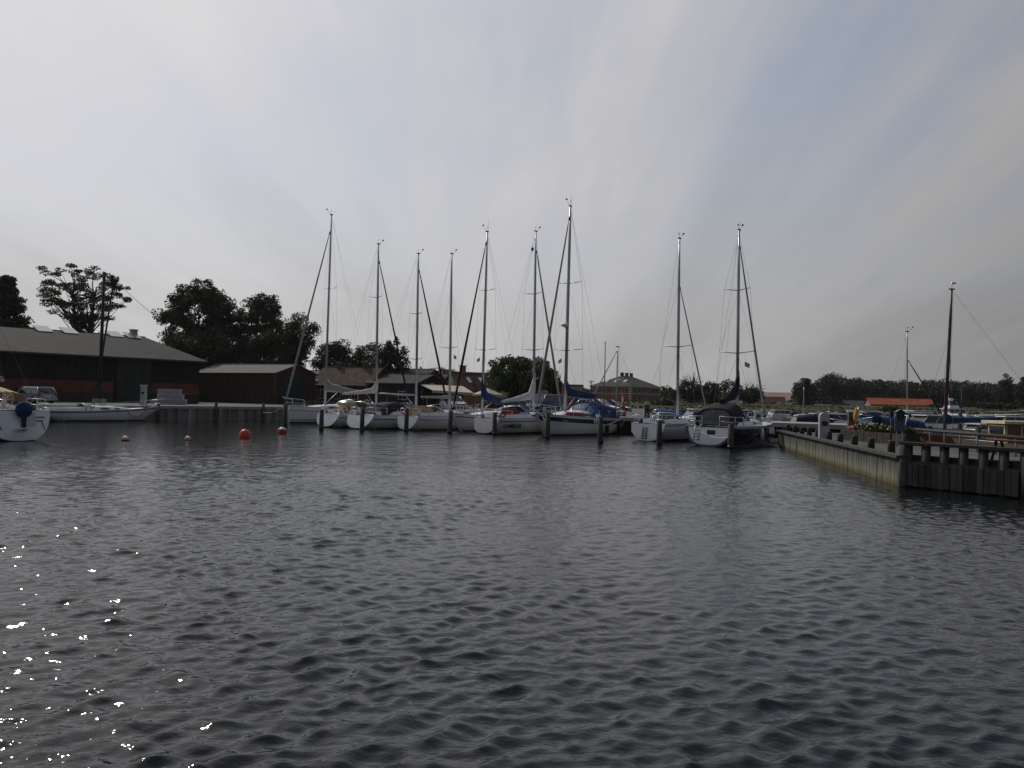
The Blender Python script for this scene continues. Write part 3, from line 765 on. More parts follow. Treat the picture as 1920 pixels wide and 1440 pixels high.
MB().box((h6.xof(.2, .8), -h6.side(.2, .8)[1] - .012, .80), (1.5, .012, .035)).build('builder_mark', greyc, r6)
lifebuoy(r6, tuple(h6.deckp(.07, -.8, .36)), .22, m=redc); sprayhood(h6, .36, .47, 1.1, .9, r6, bluel)
MB().box(h6.deckp(.26, -.2, .5), (.9, .9, .5), taper=.9).build('cockpit_locker', redc, r6)
dp = M6(14.2); MB().ball(dp + Vector((-.45, 0, .2)), (.16, .16, .2), 4, 2).build('radar_reflector', blackp, r6)
# 7: bow-out cruiser with the dark stripe
r7, h7 = sailboat('white cruising yacht with radar dome, navy sheer stripe and blue cockpit tent', (1.65, 58), BOWL, 10.7, 3.6, anchor='bow', group=GRP,
                  hk=dict(fs=1.25, fb=1.6, rt=-.2, rake=1.4, ws=.72), sheer=(stripe, .14, .44), cab=(.42, .8, .62, .5))
D = 61.2
M7 = rig(h7, r7, 0.63, ZAT(1067, 386, D), [ZAT(1060, 657, D), ZAT(1063, 531, D)], jib=(greyc, .10, .06), fstay=.975, boom=(4.6, 2.9, -.15), cover=(bluec, .85, .5, .9), spw=[1.25, 1.05], ant=1.0, r=.125)
rd = M7(ZAT(1058, 610, D)); ro = MB().ball(rd + Vector((.38, 0, 0)), (.30, .30, .14), 12, 6).build('radar_dome', whitep, r7)
MB().tube([rd + Vector((0, 0, -.35)), rd + Vector((.34, 0, -.14))], .04, 5).build('bracket', alu, ro)
sprayhood(h7, .36, .47, 1.25, 1.1, r7, bluel); tent(h7, r7, .06, .36, 1.3, 1.2, bluec)
for t in (.34, .12): p = h7.side(t, .55, .16); fender(r7, (p[0], p[1], .62), blackp, .85, .16)
p = h7.side(.5, 1.03, .02)
MB().box((p[0], p[1] + .012, 1.06), (.42, .012, .26)).build('emblem_panel', whitep, r7)
MB().tube([(p[0], p[1] + .018, 1.06), (p[0], p[1] + .026, 1.06)], .09, 12).build('emblem_disc', greyc, r7)
p = h7.side(.80, 1.1, .03)
for i in range(6): MB().tube([(p[0] + .26 - i * .1, p[1] + .03 + .012 * i, 1.08 - .05 * (i % 2)), (p[0] + .19 - i * .1, p[1] + .036 + .012 * i, 1.16 + .07 * (i == 0) - .04 * (i % 3 == 1))], .018, 4).build('name_stroke', whitep, r7)
MB().tube([h7.deckp(.55, .6, .12), h7.deckp(.72, .6, .12)], [.22, .2], 8).build('dinghy_bag', redc, r7)
# ensign on a staff over the stern
st = h7.deckp(.0, .6, .4); fl = MB().tube([st, st + Vector((-.5, 0, 1.55))], .016, 5).build('flag_staff', teak, r7)
redf = mat('red_flag_cloth', (0.55, 0.02, 0.03), .8, 0, .15); whf = mat('white_flag_cloth', (0.7, 0.68, 0.66), .8, 0, .1)
def flag(parent, top, w=.8, hh=.75):
    for nm, m_, cells in (('flag_cloth', redf, [(0, .3), (.44, 1)]), ):
        pass
    mb = MB(); n = 12
    for i in range(n):
        for j in range(7):
            u0, u1, v0, v1 = i / n, (i + 1) / n, j / 7, (j + 1) / 7
            def P(u, v): return top + Vector((-u * w * .35, .12 * math.sin(u * 9 + v) , -v * hh * .9 - u * w * .75 * (0.6 + .4 * v)))
            mi = 1 if (j == 3 or i in (4, 5)) else 0
            mb.add([P(u0, v0), P(u0, v1), P(u1, v1), P(u1, v0)], [(0, 1, 2, 3)], mi, True)
    mb.build('ensign', [redf, whf], parent)
flag(fl, st + Vector((-.48, 0, 1.5)))
# 9: white yacht with rounded stern right of the gap
r9, h9 = sailboat('white sloop with half-round transom and stern ladder beside the navy yacht', stern_of(1212, 54.6), R(50), 9.0, 3.2, group=GRP,
                  hk=dict(fs=1.15, fb=1.4, rt=.25, ws=.78, zt=.02), sheer=(greyc, .10, .14))
D = 57.5
M9 = rig(h9, r9, 0.47, ZAT(1261, 446, D), [ZAT(1260, 650, D)], jib=(greyc, .06, .04), fstay=.78, spw=[1.15], back='split', flags=False)
sprayhood(h9, .3, .40, 1.05, .75, r9, greyc)
def ladder(h, root, y0, m=blackp, z0=.15, z1=.95):
    mb = MB()
    for sg in (-1, 1): mb.tube([(h.xof(0, z0) - .05, y0 + sg * .16, z0), (h.xof(0, z1) - .05, y0 + sg * .16, z1)], .022, 5)
    for i in range(5):
        z = z0 + (z1 - z0) * (i + .3) / 5; mb.tube([(h.xof(0, z) - .05, y0 - .16, z), (h.xof(0, z) - .05, y0 + .16, z)], .025, 5)
    mb.build('stern_ladder', m, root)
ladder(h9, r9, .15); fender(r9, (h9.side(.06, .6)[0], h9.side(.06, .6)[1] + .13, .78))
# 10: navy yacht
r10, h10 = sailboat('navy hulled yacht with white transom panel and arched cockpit tent', stern_of(1327, 49.4), R(53), 9.8, 3.7, hull=navy, group=GRP,
                    hk=dict(fs=1.2, fb=1.45, rt=.35, ws=.84, zt=.0), boot=whitep, rough_boot=.09, sheer=(whitep, .07, .10))
h10.transom(sc=.86, dx=.02).build('transom_panel', gel, r10)
D = 52.4
M10 = rig(h10, r10, 0.47, ZAT(1377, 428, D), [ZAT(1373, 661, D), ZAT(1375, 542, D)], jib=(greyc, .08, .05), fstay=.95, boom=(2.6, 2.75, -.1), spw=[1.15, .85])
sail_cover(h10.xof(.47, 1) + .1, h10.xof(.47, 1) - 2.7, 3.05, 2.55, 1.15, .28, r10, navyc, up=.7, sagz=.1)
tent(h10, r10, .05, .27, 1.25, 1.45, blackc)
sprayhood(h10, .34, .45, 1.2, 1.0, r10, navyc); ladder(h10, r10, .75, steel, .35, 1.3)
MB().box((h10.xof(0, .8) - .03, -.15, .82), (.03, .5, .34)).build('stern_locker_hatch', glassd, r10)
for t in (.4, .58, .72): p = h10.side(t, .6, .14); fender(r10, (p[0], -p[1], .75), whitep, .75, .13)
# small mast beyond
# left edge yacht, stern to us
rL, hL = sailboat('white yacht cut by the left edge, its blue-covered outboard on the transom rail', (XAT(42, 41), 41), R(90 + 58), 11.0, 3.8, hk=dict(fs=1.5, fb=1.6, rt=.55, ws=.86, zt=.02), sheer=None, boot=stripe)
MLm = rig(hL, rL, 0.58, 15.5, [6.4, 10.8], back='split', boom=(4.5, 3.0, 0), cover=(tanc, .5, .3, .2))
tent(hL, rL, .14, .4, 1.35, 1.25, tanc, win=False)
pp = hL.deckp(.0, .15, .0)
ob = MB().ball((hL.xof(0, 1.2) - .12, -.25, 1.55), (.28, .42, .42), 12, 8).build('outboard_cover', bluec, rL)
MB().box((hL.xof(0, 1.0) - .16, -.2, 1.05), (.16, .18, 1.0)).build('outboard_leg', blackp, ob)
MB().box((hL.xof(0, .9) - .06, -.55, 1.02), (.05, .5, .8)).build('boarding_plate', gel2, rL)
MB().box((hL.xof(0, .5) - .14, -.1, .62), (.26, .6, .07)).build('swim_step', gel, rL)
MB().tube([(hL.xof(0, 1.3) - .1, 1.35, 1.35), (hL.xof(0, 1.3) - .1, 1.35, 2.2)], .24, 10).build('liferaft_canister', whitep, rL)
for j, (w_, z_) in enumerate(((.62, 1.16), (.4, .98))): MB().box((hL.xof(0, z_) - .03, -1.02, z_), (.01, w_, .07)).build('name_mark', mat('faded_lettering', (.2, .2, .24), .6), rL)
for y in (-1.15, .95): MB().tube([(hL.xof(0, 1.0) - .04, y, .95), (hL.xof(0, .6) - .05, y - .1, .55)], .02, 4).build('mooring_cleat_line', stripe, rL)
# low white boat alongside the left quay, no mast stepped
bw_ = QC - LD * ((QC - (LP)).length + 1.2) - LN * 1.75
rW, hW = sailboat('low white mastless yacht moored along the sheet pile quay', (XAT(305, 73.4), 73.4), math.atan2(LD.y, LD.x), 9.6, 2.8, anchor='bow', hk=dict(fs=.85, fb=1.25, rt=-.55, rake=1.9, ws=.5, zt=.3), sheer=(stripe, .05, .12), cab=(.33, .72, .7, .42), wins=((.2, .42), (.52, .66)), wh=False)
sprayhood(hW, .29, .40, 1.0, .62, rW, greyc)
line_mesh(sag(hW.deckp(.62, -1, .03), hW.deckp(.82, -1, .03), .75), .02, 5).build('hanging_rope', stripe, rW)
MB().box(hW.deckp(.45, 0, .52), (.7, .6, .08)).build('sliding_hatch', gel, rW)

# ------------------------------------------------------------------ mooring piles
PILES = [(535, 757, 66, 'dark mooring pile in front of the bow of the first yacht'), (603, 768, 61.5, 'dark mooring pile at the scooped stern of the second yacht'),
         (679, 767, 61, 'dark mooring pile before the black cockpit tent'), (762, 766, 61.5, 'dark mooring pile by the stern with the tan cockpit cover'),
         (844, 770, 60.6, 'grey mooring pile under the dark furled jib'), (928, 773, 58.6, 'grey mooring pile beside the lettered hull'),
         (1027, 774, 55.5, 'pale weathered mooring pile against the navy striped bow'), (1127, 781, 50.7, 'dark mooring pile at the stern of the blue tented yacht'),
         (1237, 788, 50, 'mooring pile in front of the half-round transom'), (1371, 795, 47, 'mooring pile that holds the white stern rope of the navy yacht')]
rnd = random.Random(11)
for px, ty, D, lab in PILES:
    zt = max(1.15, ZAT(px, ty, D)); x = XAT(px, D, 780); lx, ly = rnd.uniform(-.04, .04), rnd.uniform(-.04, .04)
    t = thing('mooring_pile', lab, 'mooring pile', (x, D, 0), rnd.uniform(0, 6), 'mooring piles off the quay')
    MB().tube([(0, 0, -1.2), (lx * .3, ly * .3, 0.3), (lx, ly, zt)], [.19, .175, .16], 10).build('post', pilem, t)
    MB().tube([(0, 0, 0.02), (0.01, 0, .22)], [.187, .182], 10).build('wet_band', mat('wet_algae_timber', (0.012, 0.014, 0.01), .35, 0, .4, 6), t)

# ropes
def rope(label, pts, r=.022):
    o = line_mesh(pts, r, 5).build('mooring_rope', ropem); tag(o, label, 'rope', 'mooring ropes')
a = r10.matrix_basis @ h10.deckp(.05, .85, .05)
rope('white mooring rope slung from the navy stern to a pile', sag(a, (XAT(1371, 47), 46.8, .72), .35), .026)
rope('pale rope from the first bow to the sheet pile quay', sag(r1.matrix_basis @ h1.deckp(.97, -.3, .05), GR(468, 781, 0.55) + Vector((0, 4, .3)), .25))

def pile_pt(i, z): px, ty, D, _ = PILES[i]; return Vector((XAT(px, D, 780), D, z))
for (rt_, hh_, tt_, q_, i, nm) in ((r1, h1, .95, .6, 0, 'first bow and first pile'), (r2, h2, .04, -.85, 2, 'second stern and the pile before the black tent'), (r3, h3, .04, -.85, 3, 'black tented stern and its right pile'), (r4, h4, .04, -.85, 4, 'tan covered stern and the grey pile'),
        (r5, h5, .95, .6, 4, 'bow of the blue-covered sloop and the grey pile'), (r6, h6, .04, .85, 5, 'lettered yacht and its stern pile'), (r7, h7, .95, .6, 6, 'navy striped bow and the pale pile'), (r7, h7, .04, .85, 7, 'blue tented stern and the dark pile'), (r9, h9, .04, -.85, 8, 'half-round stern and its pile'), (r10, h10, .05, .85, 8, 'navy stern and the pile on its left')):
    rope('thin mooring line between the ' + nm, sag(rt_.matrix_basis @ hh_.deckp(tt_, q_, .05), pile_pt(i, 1.05), .12), .014)

# ------------------------------------------------------------------ buoys
redb = mat('red_buoy_plastic', (0.36, 0.02, 0.015), .45, 0, .25, 4); orb = mat('orange_buoy_plastic', (0.62, 0.06, 0.015), .45, 0, .15, 4); whb = mat('white_buoy_plastic', (0.6, 0.58, 0.54), .4, 0, .15, 4)
def lathe(prof, n=16):
    return MB().loft([[(r * math.cos(2 * math.pi * k / n), r * math.sin(2 * math.pi * k / n), z) for k in range(n)] for r, z in prof], caps=True)
def buoy(px, py, w, kind, lab):
    p = GR(px, py); r = w / 2 * p.y / FPX
    t = thing('buoy', lab, 'buoy', (p.x, p.y, 0), 0, 'mooring buoys')
    if kind == 'ball':
        lathe([(r * .6, -r * .8), (r * .95, -r * .3), (r, r * .25), (r * .96, r * .7), (r * .8, r * 1.15), (r * .45, r * 1.45), (r * .1, r * 1.52)]).build('float', orb, t)
        lathe([(r * .12, r * 1.5), (r * .12, r * 1.7), (r * .02, r * 1.72)], 8).build('eye', steel, t)
    elif kind == 'drum':
        lathe([(r * .7, -r * .5), (r * .9, 0), (r * .98, r * .9)]).build('float', redb, t)
        lathe([(r * 1.02, r * .9), (r * .98, r * 1.08), (r * .45, r * 1.4), (r * .1, r * 1.5)]).build('top', whb, t)
        lathe([(r * .10, r * 1.45), (r * .1, r * 1.75), (r * .02, r * 1.78)], 8).build('eye', steel, t)
    else:
        lathe([(r * .6, -r * .4), (r * 1.0, 0), (r * 1.0, r * .25)]).build('float', redb, t)
        lathe([(r * .98, r * .25), (r * .55, r * .85), (r * .15, r * 1.1)]).build('top', whb, t)
        MB().tube([(0, 0, r), (.02, 0, 1.35)], [.018, .012], 5).build('pick_up_stick', greyc, t)
buoy(235, 826, 16, 'cone', 'red and white conical buoy with stick, leftmost of the four')
buoy(352, 825, 14, 'cone', 'whitish conical buoy with stick, between the red-white and the orange one')
buoy(459, 821, 21, 'ball', 'large bright orange round buoy')
buoy(529, 813, 16, 'drum', 'dark red drum buoy with white top near the first pile')

# ------------------------------------------------------------------ timber jetty on the right
jw = mat('weathered_green_board', (0.036, 0.041, 0.034), .85, 0, .5, 2.2, stretch=(4, 4, .35), bump=.012, bscale=10, col2=(.095, .10, .085))
# pale mineral bloom low on the boards and algae at the waterline, both with ragged edges
def stain(m):
    n = m.node_tree.nodes; l = m.node_tree.links; b = n['Principled BSDF']; src = b.inputs['Base Color'].links[0].from_socket
    g = n.new('ShaderNodeNewGeometry'); s = n.new('ShaderNodeSeparateXYZ'); l.new(g.outputs['Position'], s.inputs[0])
    mp = n.new('ShaderNodeMapping'); mp.inputs['Scale'].default_value = (7, 7, .8); l.new(g.outputs['Position'], mp.inputs[0])
    t = n.new('ShaderNodeTexNoise'); t.inputs['Scale'].default_value = 1; t.inputs['Detail'].default_value = 5; l.new(mp.outputs[0], t.inputs['Vector'])
    def band(z0, z1, amp, col, prev):
        a = n.new('ShaderNodeMath'); a.operation = 'MULTIPLY_ADD'; l.new(t.outputs['Fac'], a.inputs[0]); a.inputs[1].default_value = amp; l.new(s.outputs['Z'], a.inputs[2])
        r = n.new('ShaderNodeMapRange'); l.new(a.outputs[0], r.inputs['Value']); r.inputs['From Min'].default_value = z1; r.inputs['From Max'].default_value = z0
        mx = n.new('ShaderNodeMix'); mx.data_type = 'RGBA'; l.new(r.outputs[0], mx.inputs[0]); l.new(prev, mx.inputs['A']); mx.inputs['B'].default_value = (*col, 1); return mx.outputs['Result']
    o = band(-.30, .28, -.9, (.20, .19, .145), src)
    o = band(-.16, .0, -.45, (.10, .085, .03), o)
    l.new(o, b.inputs['Base Color'])
objvar(jw, .65, 1.3); stain(jw)
deckw = mat('grey_deck_planks', (0.11, 0.115, 0.11), .85, 0, .3, 2.0, stretch=(1, 8, 1), bump=.01, bscale=6)
objvar(deckw, .75, 1.2)
JA, JB, JC, JD, JE, JF, JG, JH = [Vector((x, y, 0)) for x, y in ((16.7, 51.5), (12.75, 27.0), (14.85, 23.9), (19.8, 16.6), (25.0, 18.6), (18.9, 28.3), (19.6, 40), (23.0, 52.5))]
jet = thing('jetty', 'grey-green timber jetty with boarded sides reaching in from the right', 'jetty', (0, 0, 0))
jpoly = [JA, JB + Vector((.05, .05, 0)), JC + Vector((.1, .1, 0)), JD, JE, JF, JG, JH]
MB().prism([(p.x, p.y) for p in jpoly], .55, .86).build('deck_slab', darkw, jet)
# deck planks laid across
def plank_row(A, B, W0, W1, step, z):
    d = (B - A); L = d.length; d.normalize(); nrm = Vector((d.y, -d.x, 0)); n = int(L / step)
    for i in range(n):
        a = A + d * (i * step + .01); b = A + d * ((i + 1) * step - .012); w = W0 + (W1 - W0) * i / n
        MB().plate([(a.x, a.y, z + .004 * (i % 3)), (a.x + nrm.x * w, a.y + nrm.y * w, z + .004 * (i % 3)), (b.x + nrm.x * w, b.y + nrm.y * w, z + .004 * (i % 3)), (b.x, b.y, z + .004 * (i % 3))], .03).build('deck_plank', deckw, jet)
plank_row(JA + Vector((.2, -.2, 0)), JB + Vector((.3, .5, 0)), -3.6, -5.6, .30, .90)
def boards(A, B, z0, z1, step, mt, rnd, th=.07, skip=0):
    d = (B - A); L = d.length; d.normalize(); az = math.atan2(d.y, d.x); n = int(L / step)
    for i in range(n):
        p = A + d * ((i + .5) * step); off = rnd.uniform(-.012, .012); nrm = Vector((d.y, -d.x, 0))
        dz = rnd.uniform(-.03, .02)
        MB().box((0, 0, (z0 + z1) / 2), (step - .018, th, z1 - z0 + dz)).build('board', mt, jet, (p.x + nrm.x * off, p.y + nrm.y * off, 0), az + rnd.uniform(-.01, .01))
jr = random.Random(8)
boards(JA, JB, -.35, .93, .24, jw, jr)
boards(JB, JC + (JC - JB) * .0, .06, .80, .20, darkb := mat('dark_weathered_board', (0.022, 0.023, 0.02), .85, 0, .45, 2.5, stretch=(4, 4, .35), bump=.012, bscale=10, col2=(.052, .052, .047)), jr)
objvar(darkb, .6, 1.4)
boards(JC, JD, .06, .80, .20, darkb, jr)
d = (JB - JA).normalized(); az = math.atan2(d.y, d.x)
pm = (JA + JB) / 2; MB().box((pm.x, pm.y, .975), ((JB - JA).length + .1, .34, .10), az).build('edge_beam', jw, jet)
for A, B in ((JB, JC), (JC, JD)):
    d = (B - A); L = d.length; d.normalize(); az = math.atan2(d.y, d.x); c = (A + B) / 2; nn = Vector((-d.y, d.x, 0))
    q = c + nn * .25; MB().box((q.x, q.y, 1.42), (L + .2, .42, .09), az).build('top_rail', darkb, jet)
    q = c + nn * .42; MB().box((q.x, q.y, .35), (L, .1, 1.4), az).build('inner_wall', darkw, jet)
    n = int(L / .58)
    for i in range(n + 1):
        p = A + d * (L * (i + .15) / (n + .3)) + nn * .25
        MB().tube([(p.x, p.y, -1), (p.x, p.y, 1.375)], [.15, .14], 10).build('pile', pilem, jet)
MB().tube([(JB.x + .12, JB.y + .1, -1), (JB.x + .12, JB.y + .1, 1.3)], .17, 10).build('pile', pilem, jet)
# squared bearers under the far end
for k in range(2): MB().box((JA.x - .25 - k * .05, JA.y + .3, .35 + .3 * k), (.5, .3, .22), .1).build('bearer', whitep if k == 0 else darkw, jet)
# short mooring posts along the edge
BO = [1479, 1492, 1505, 1519, 1535, 1556, 1577, 1604, 1635, 1673]
ordw = ['farthest', 'second farthest', 'third farthest', 'fourth farthest', 'fifth farthest', 'sixth farthest', 'seventh farthest', 'third nearest', 'second nearest', 'nearest']
d = (JB - JA).normalized(); nn = Vector((-d.y, d.x, 0))
for px, w in zip(BO, ordw):
    dx = (px - 960) / FPX; base = JA + nn * .42          # point on the post line seen at this column
    t = (base.x - dx * base.y) / (dx * d.y - d.x); p = base + d * t
    b = thing('mooring_post', 'short black mooring post on the jetty edge, %s from us' % w, 'post', (p.x, p.y, .9), rnd.uniform(0, 6), 'posts along the jetty edge')
    hh = .46 + rnd.uniform(-.03, .04)
    MB().tube([(0, 0, -.1), (0, 0, hh - .02), (0, 0, hh)], [.135, .13, .11], 10).build('post', mat('black_tarred_post', (.014, .013, .012), .75, 0, .5, 5, bump=.02, bscale=18, col2=(.03, .028, .026)), b)
    MB().tube([(0, 0, hh), (0, 0, hh + .02)], [.11, .10], 10).build('cap', mat('sawn_post_top', (.1, .095, .085), .8, 0, .3, 8), b)
# railing at the back of the jetty
rl = thing('railing', 'thin post railing with dark top beam behind the picnic tables', 'railing', (0, 0, 0))
RA, RB = AT(1694, 806, 38), AT(1925, 824, 28.5)
RA = Vector((RA.x, RA.y, 1.62)); RB = Vector((RB.x, RB.y, 1.62)); dd = RB - RA
MB().tube([RA, RB + dd * .3], [.07, .07], 4).build('top_beam', darkb, rl)
MB().tube([RA - Vector((0, 0, .5)), RB + dd * .3 - Vector((0, 0, .5))], [.03, .03], 4).build('mid_beam', darkb, rl)
for i in range(10):
    p = RA + dd * (i / 7.5); MB().tube([(p.x, p.y, .8), (p.x, p.y, 1.6)], .03, 6).build('baluster', galv, rl)
# flower planter wall between post and sign
plw = mat('planter_timber', (0.045, 0.038, 0.032), .85, 0, .3, 4)
pa = AT(1578, 815, 41); pb = AT(1700, 820, 36)
pt = thing('planter', 'long dark planter box with flowers on the jetty', 'planter', (pa.x, pa.y, .86), math.atan2(pb.y - pa.y, pb.x - pa.x))
PLn = (Vector(pb) - Vector(pa)).xy.length
MB().box((PLn / 2, .3, .28), (PLn, .7, .56)).build('box', plw, pt)
for i in range(int(PLn / .5)):
    MB().box((.25 + i * .5, -.06, .27), (.46, .03, .50)).build('panel', plw, pt)
lf = leafmat('planter_leaves', (.028, .04, .012), .4, 3); mb = MB(); fb = MB(); pr = random.Random(4)
for i in range(500):
    c = Vector((pr.uniform(.9, PLn - .1), .3 + pr.uniform(-.3, .3), .56 + abs(pr.gauss(0, .16)))); a = Vector((pr.gauss(0, 1), pr.gauss(0, 1), pr.gauss(0, 1))).normalized() * .07; bb = a.orthogonal().normalized() * .05
    mb.add([c - a - bb, c + a - bb, c + a + bb, c - a + bb], [(0, 1, 2, 3)])
tag(mb.build('foliage', lf, pt), kind='stuff')
for i in range(12):
    c = (pr.uniform(1.2, PLn - .4), .3 + pr.uniform(-.35, .2), .63 + pr.uniform(0, .22))
    MB().ball(c, (.05, .05, .035), 7, 3).build('blossom', whb if i % 3 else mat('yellow_petals', (.6, .4, .03), .6), pt)
MB().ball((.75, .3, .66), (.55, .3, .16), 10, 5).build('red_flower_bed', mat('red_petals', (.22, .015, .015), .7, 0, .5, 14, bump=.05, bscale=20), pt)

# service pedestals
pedm = mat('pedestal_grey', (0.42, 0.42, 0.43), .45, 0, .08, 2)
def pedestal(lab, px, ytop, D, z0, w=.42, round_=True, m=pedm, grp='service pedestals'):
    x = XAT(px, D, 790); zt = ZAT(px, ytop, D); t = thing('service_pedestal', lab, 'pedestal', (x, D, z0), R(-8), grp)
    h = zt - z0
    if round_:
        prof = [(-w / 2, 0), (w / 2, 0), (w / 2, h - w * .5)] + [(w / 2 * math.cos(a), h - w * .5 + w * .5 * math.sin(a)) for a in [math.pi * k / 8 for k in range(1, 8)]] + [(-w / 2, h - w * .5)]
        f = [(u, -.16, v) for u, v in prof]; b = [(u, .16, v) for u, v in prof]; n = len(prof)
        MB().add(f + b, [tuple(range(n)), tuple(range(2 * n - 1, n - 1, -1))] + [(i, i + n, (i + 1) % n + n, (i + 1) % n) for i in range(n)]).build('body', m, t)
    else:
        MB().box((0, 0, h / 2), (w, .36, h), taper=.92).build('body', m, t)
        MB().box((0, 0, h + .03), (w + .08, .44, .07)).build('cap', whitep, t)
    MB().box((0, -.19, h * .62), (w * .55, .03, .22)).build('socket_panel', blackp, t)
    MB().box((0, 0, .03), (w + .1, .45, .06)).build('base_plate', steel, t)
pedestal('tall grey round-topped service pedestal on the jetty', 1545, 773, 40, .86, .46)
pedestal('pale service pedestal on the pier right of the navy yacht', 1421, 772, 56.5, QZ, .5, False)
pedestal('white service pedestal on the quay behind the mastless yacht', 268, 723, 77.5, QZ, .5, False)
pedestal('brown service post with white cap on the pier, left of the navy yacht', 1213, 758, 64, QZ, .42, False, mat('brown_post', (.10, .085, .06), .7, 0, .3, 3))
pedestal('brown service post with white cap beside the yellow flag', 1596, 773, 54, QZ - .1, .42, False, mat('brown_post', (.10, .085, .06), .7))

# folded yellow flag on a pole
x, D = XAT(1608, 42.2, 800), 42.2
t = thing('flag_pole', 'slim pole with a furled bright yellow flag on the jetty', 'flag', (x, D, .86))
MB().tube([(0, 0, 0), (.02, 0, 1.72)], [.022, .018], 6).build('pole', steel, t)
mb = MB(); rings = []
for i in range(12):
    u = i / 11; w = .04 + .20 * math.sin(math.pi * min(1, u * 1.1)) ** .7
    rings.append([(-.09 + w * .55 * math.cos(a) + .03 * math.sin(u * 7), w * .5 * math.sin(a) * (1 + .3 * math.cos(3 * a)), 1.68 - u * .85) for a in [2 * math.pi * k / 10 for k in range(10)]])
mb.loft(rings, caps=True).build('furled_cloth', mat('yellow_flag_cloth', (.62, .33, .015), .6, 0, .2, 5), t)
# notice board with gabled lamp box
x, D = XAT(1687, 34.5, 800), 34.5
t = thing('notice_board', 'dark house-shaped notice board with grey panel below on thin posts', 'sign', (x, D, .86), R(-6))
for sx in (-.1, .12): MB().tube([(sx, .05, 0), (sx, .05, 1.6)], .025, 6).build('post', steel, t)
MB().box((0, 0, .95), (.40, .06, .46)).build('panel', mat('blue_grey_panel', (.06, .07, .085), .5), t)
MB().add([(-.16, -.08, 1.2), (.16, -.08, 1.2), (.16, -.08, 1.52), (0, -.08, 1.62), (-.16, -.08, 1.52), (-.16, .08, 1.2), (.16, .08, 1.2), (.16, .08, 1.52), (0, .08, 1.62), (-.16, .08, 1.52)],
         [(0, 1, 2, 3, 4), (9, 8, 7, 6, 5), (0, 5, 6, 1), (1, 6, 7, 2), (4, 9, 5, 0)]).build('box', blackp, t)
for sg in (-1, 1): MB().plate([(0, -.12, 1.655), (sg * .21, -.12, 1.52), (sg * .21, .12, 1.52), (0, .12, 1.655)][::sg], .02).build('roof_board', mat('grey_felt', (.12, .12, .12), .8), t)
x, D = XAT(1671, 36, 800), 36
t = thing('lamp_post', 'slim dark post with square head left of the notice board', 'lamp post', (x, D, .86))
MB().tube([(0, 0, 0), (0, 0, 1.3)], .03, 6).build('pole', blackp, t); MB().box((0, 0, 1.45), (.15, .15, .3)).build('head', blackp, t)

# picnic tables
redw = mat('red_brown_stain', (.13, .022, .018), .6, 0, .3, 4, stretch=(1, 6, 1))
def picnic(lab, x, y, rz):
    t = thing('picnic_table', lab, 'picnic table', (x, y, .9), rz, 'picnic tables on the jetty')
    for k in range(5): MB().box((0, -.3 + .15 * k, .72), (1.7, .135, .04)).build('table_plank', redw, t)
    for sg in (-1, 1):
        for k in range(2): MB().box((0, sg * (.62 + .14 * k), .43), (1.7, .125, .04)).build('seat_plank', redw, t)
        x0 = sg * .6
        for s2 in (-1, 1): MB().tube([(x0, s2 * .65, 0), (x0, s2 * .2, .70)], .05, 4).build('leg', redw, t)
        MB().box((x0, 0, .39), (.07, 1.6, .08)).build('seat_bearer', redw, t)
picnic('red-brown picnic table behind the jetty rail, the left of two', 15.75, 25.6, R(-50))
picnic('red-brown picnic table at the right edge of the jetty', 16.4, 23.4, R(-54))

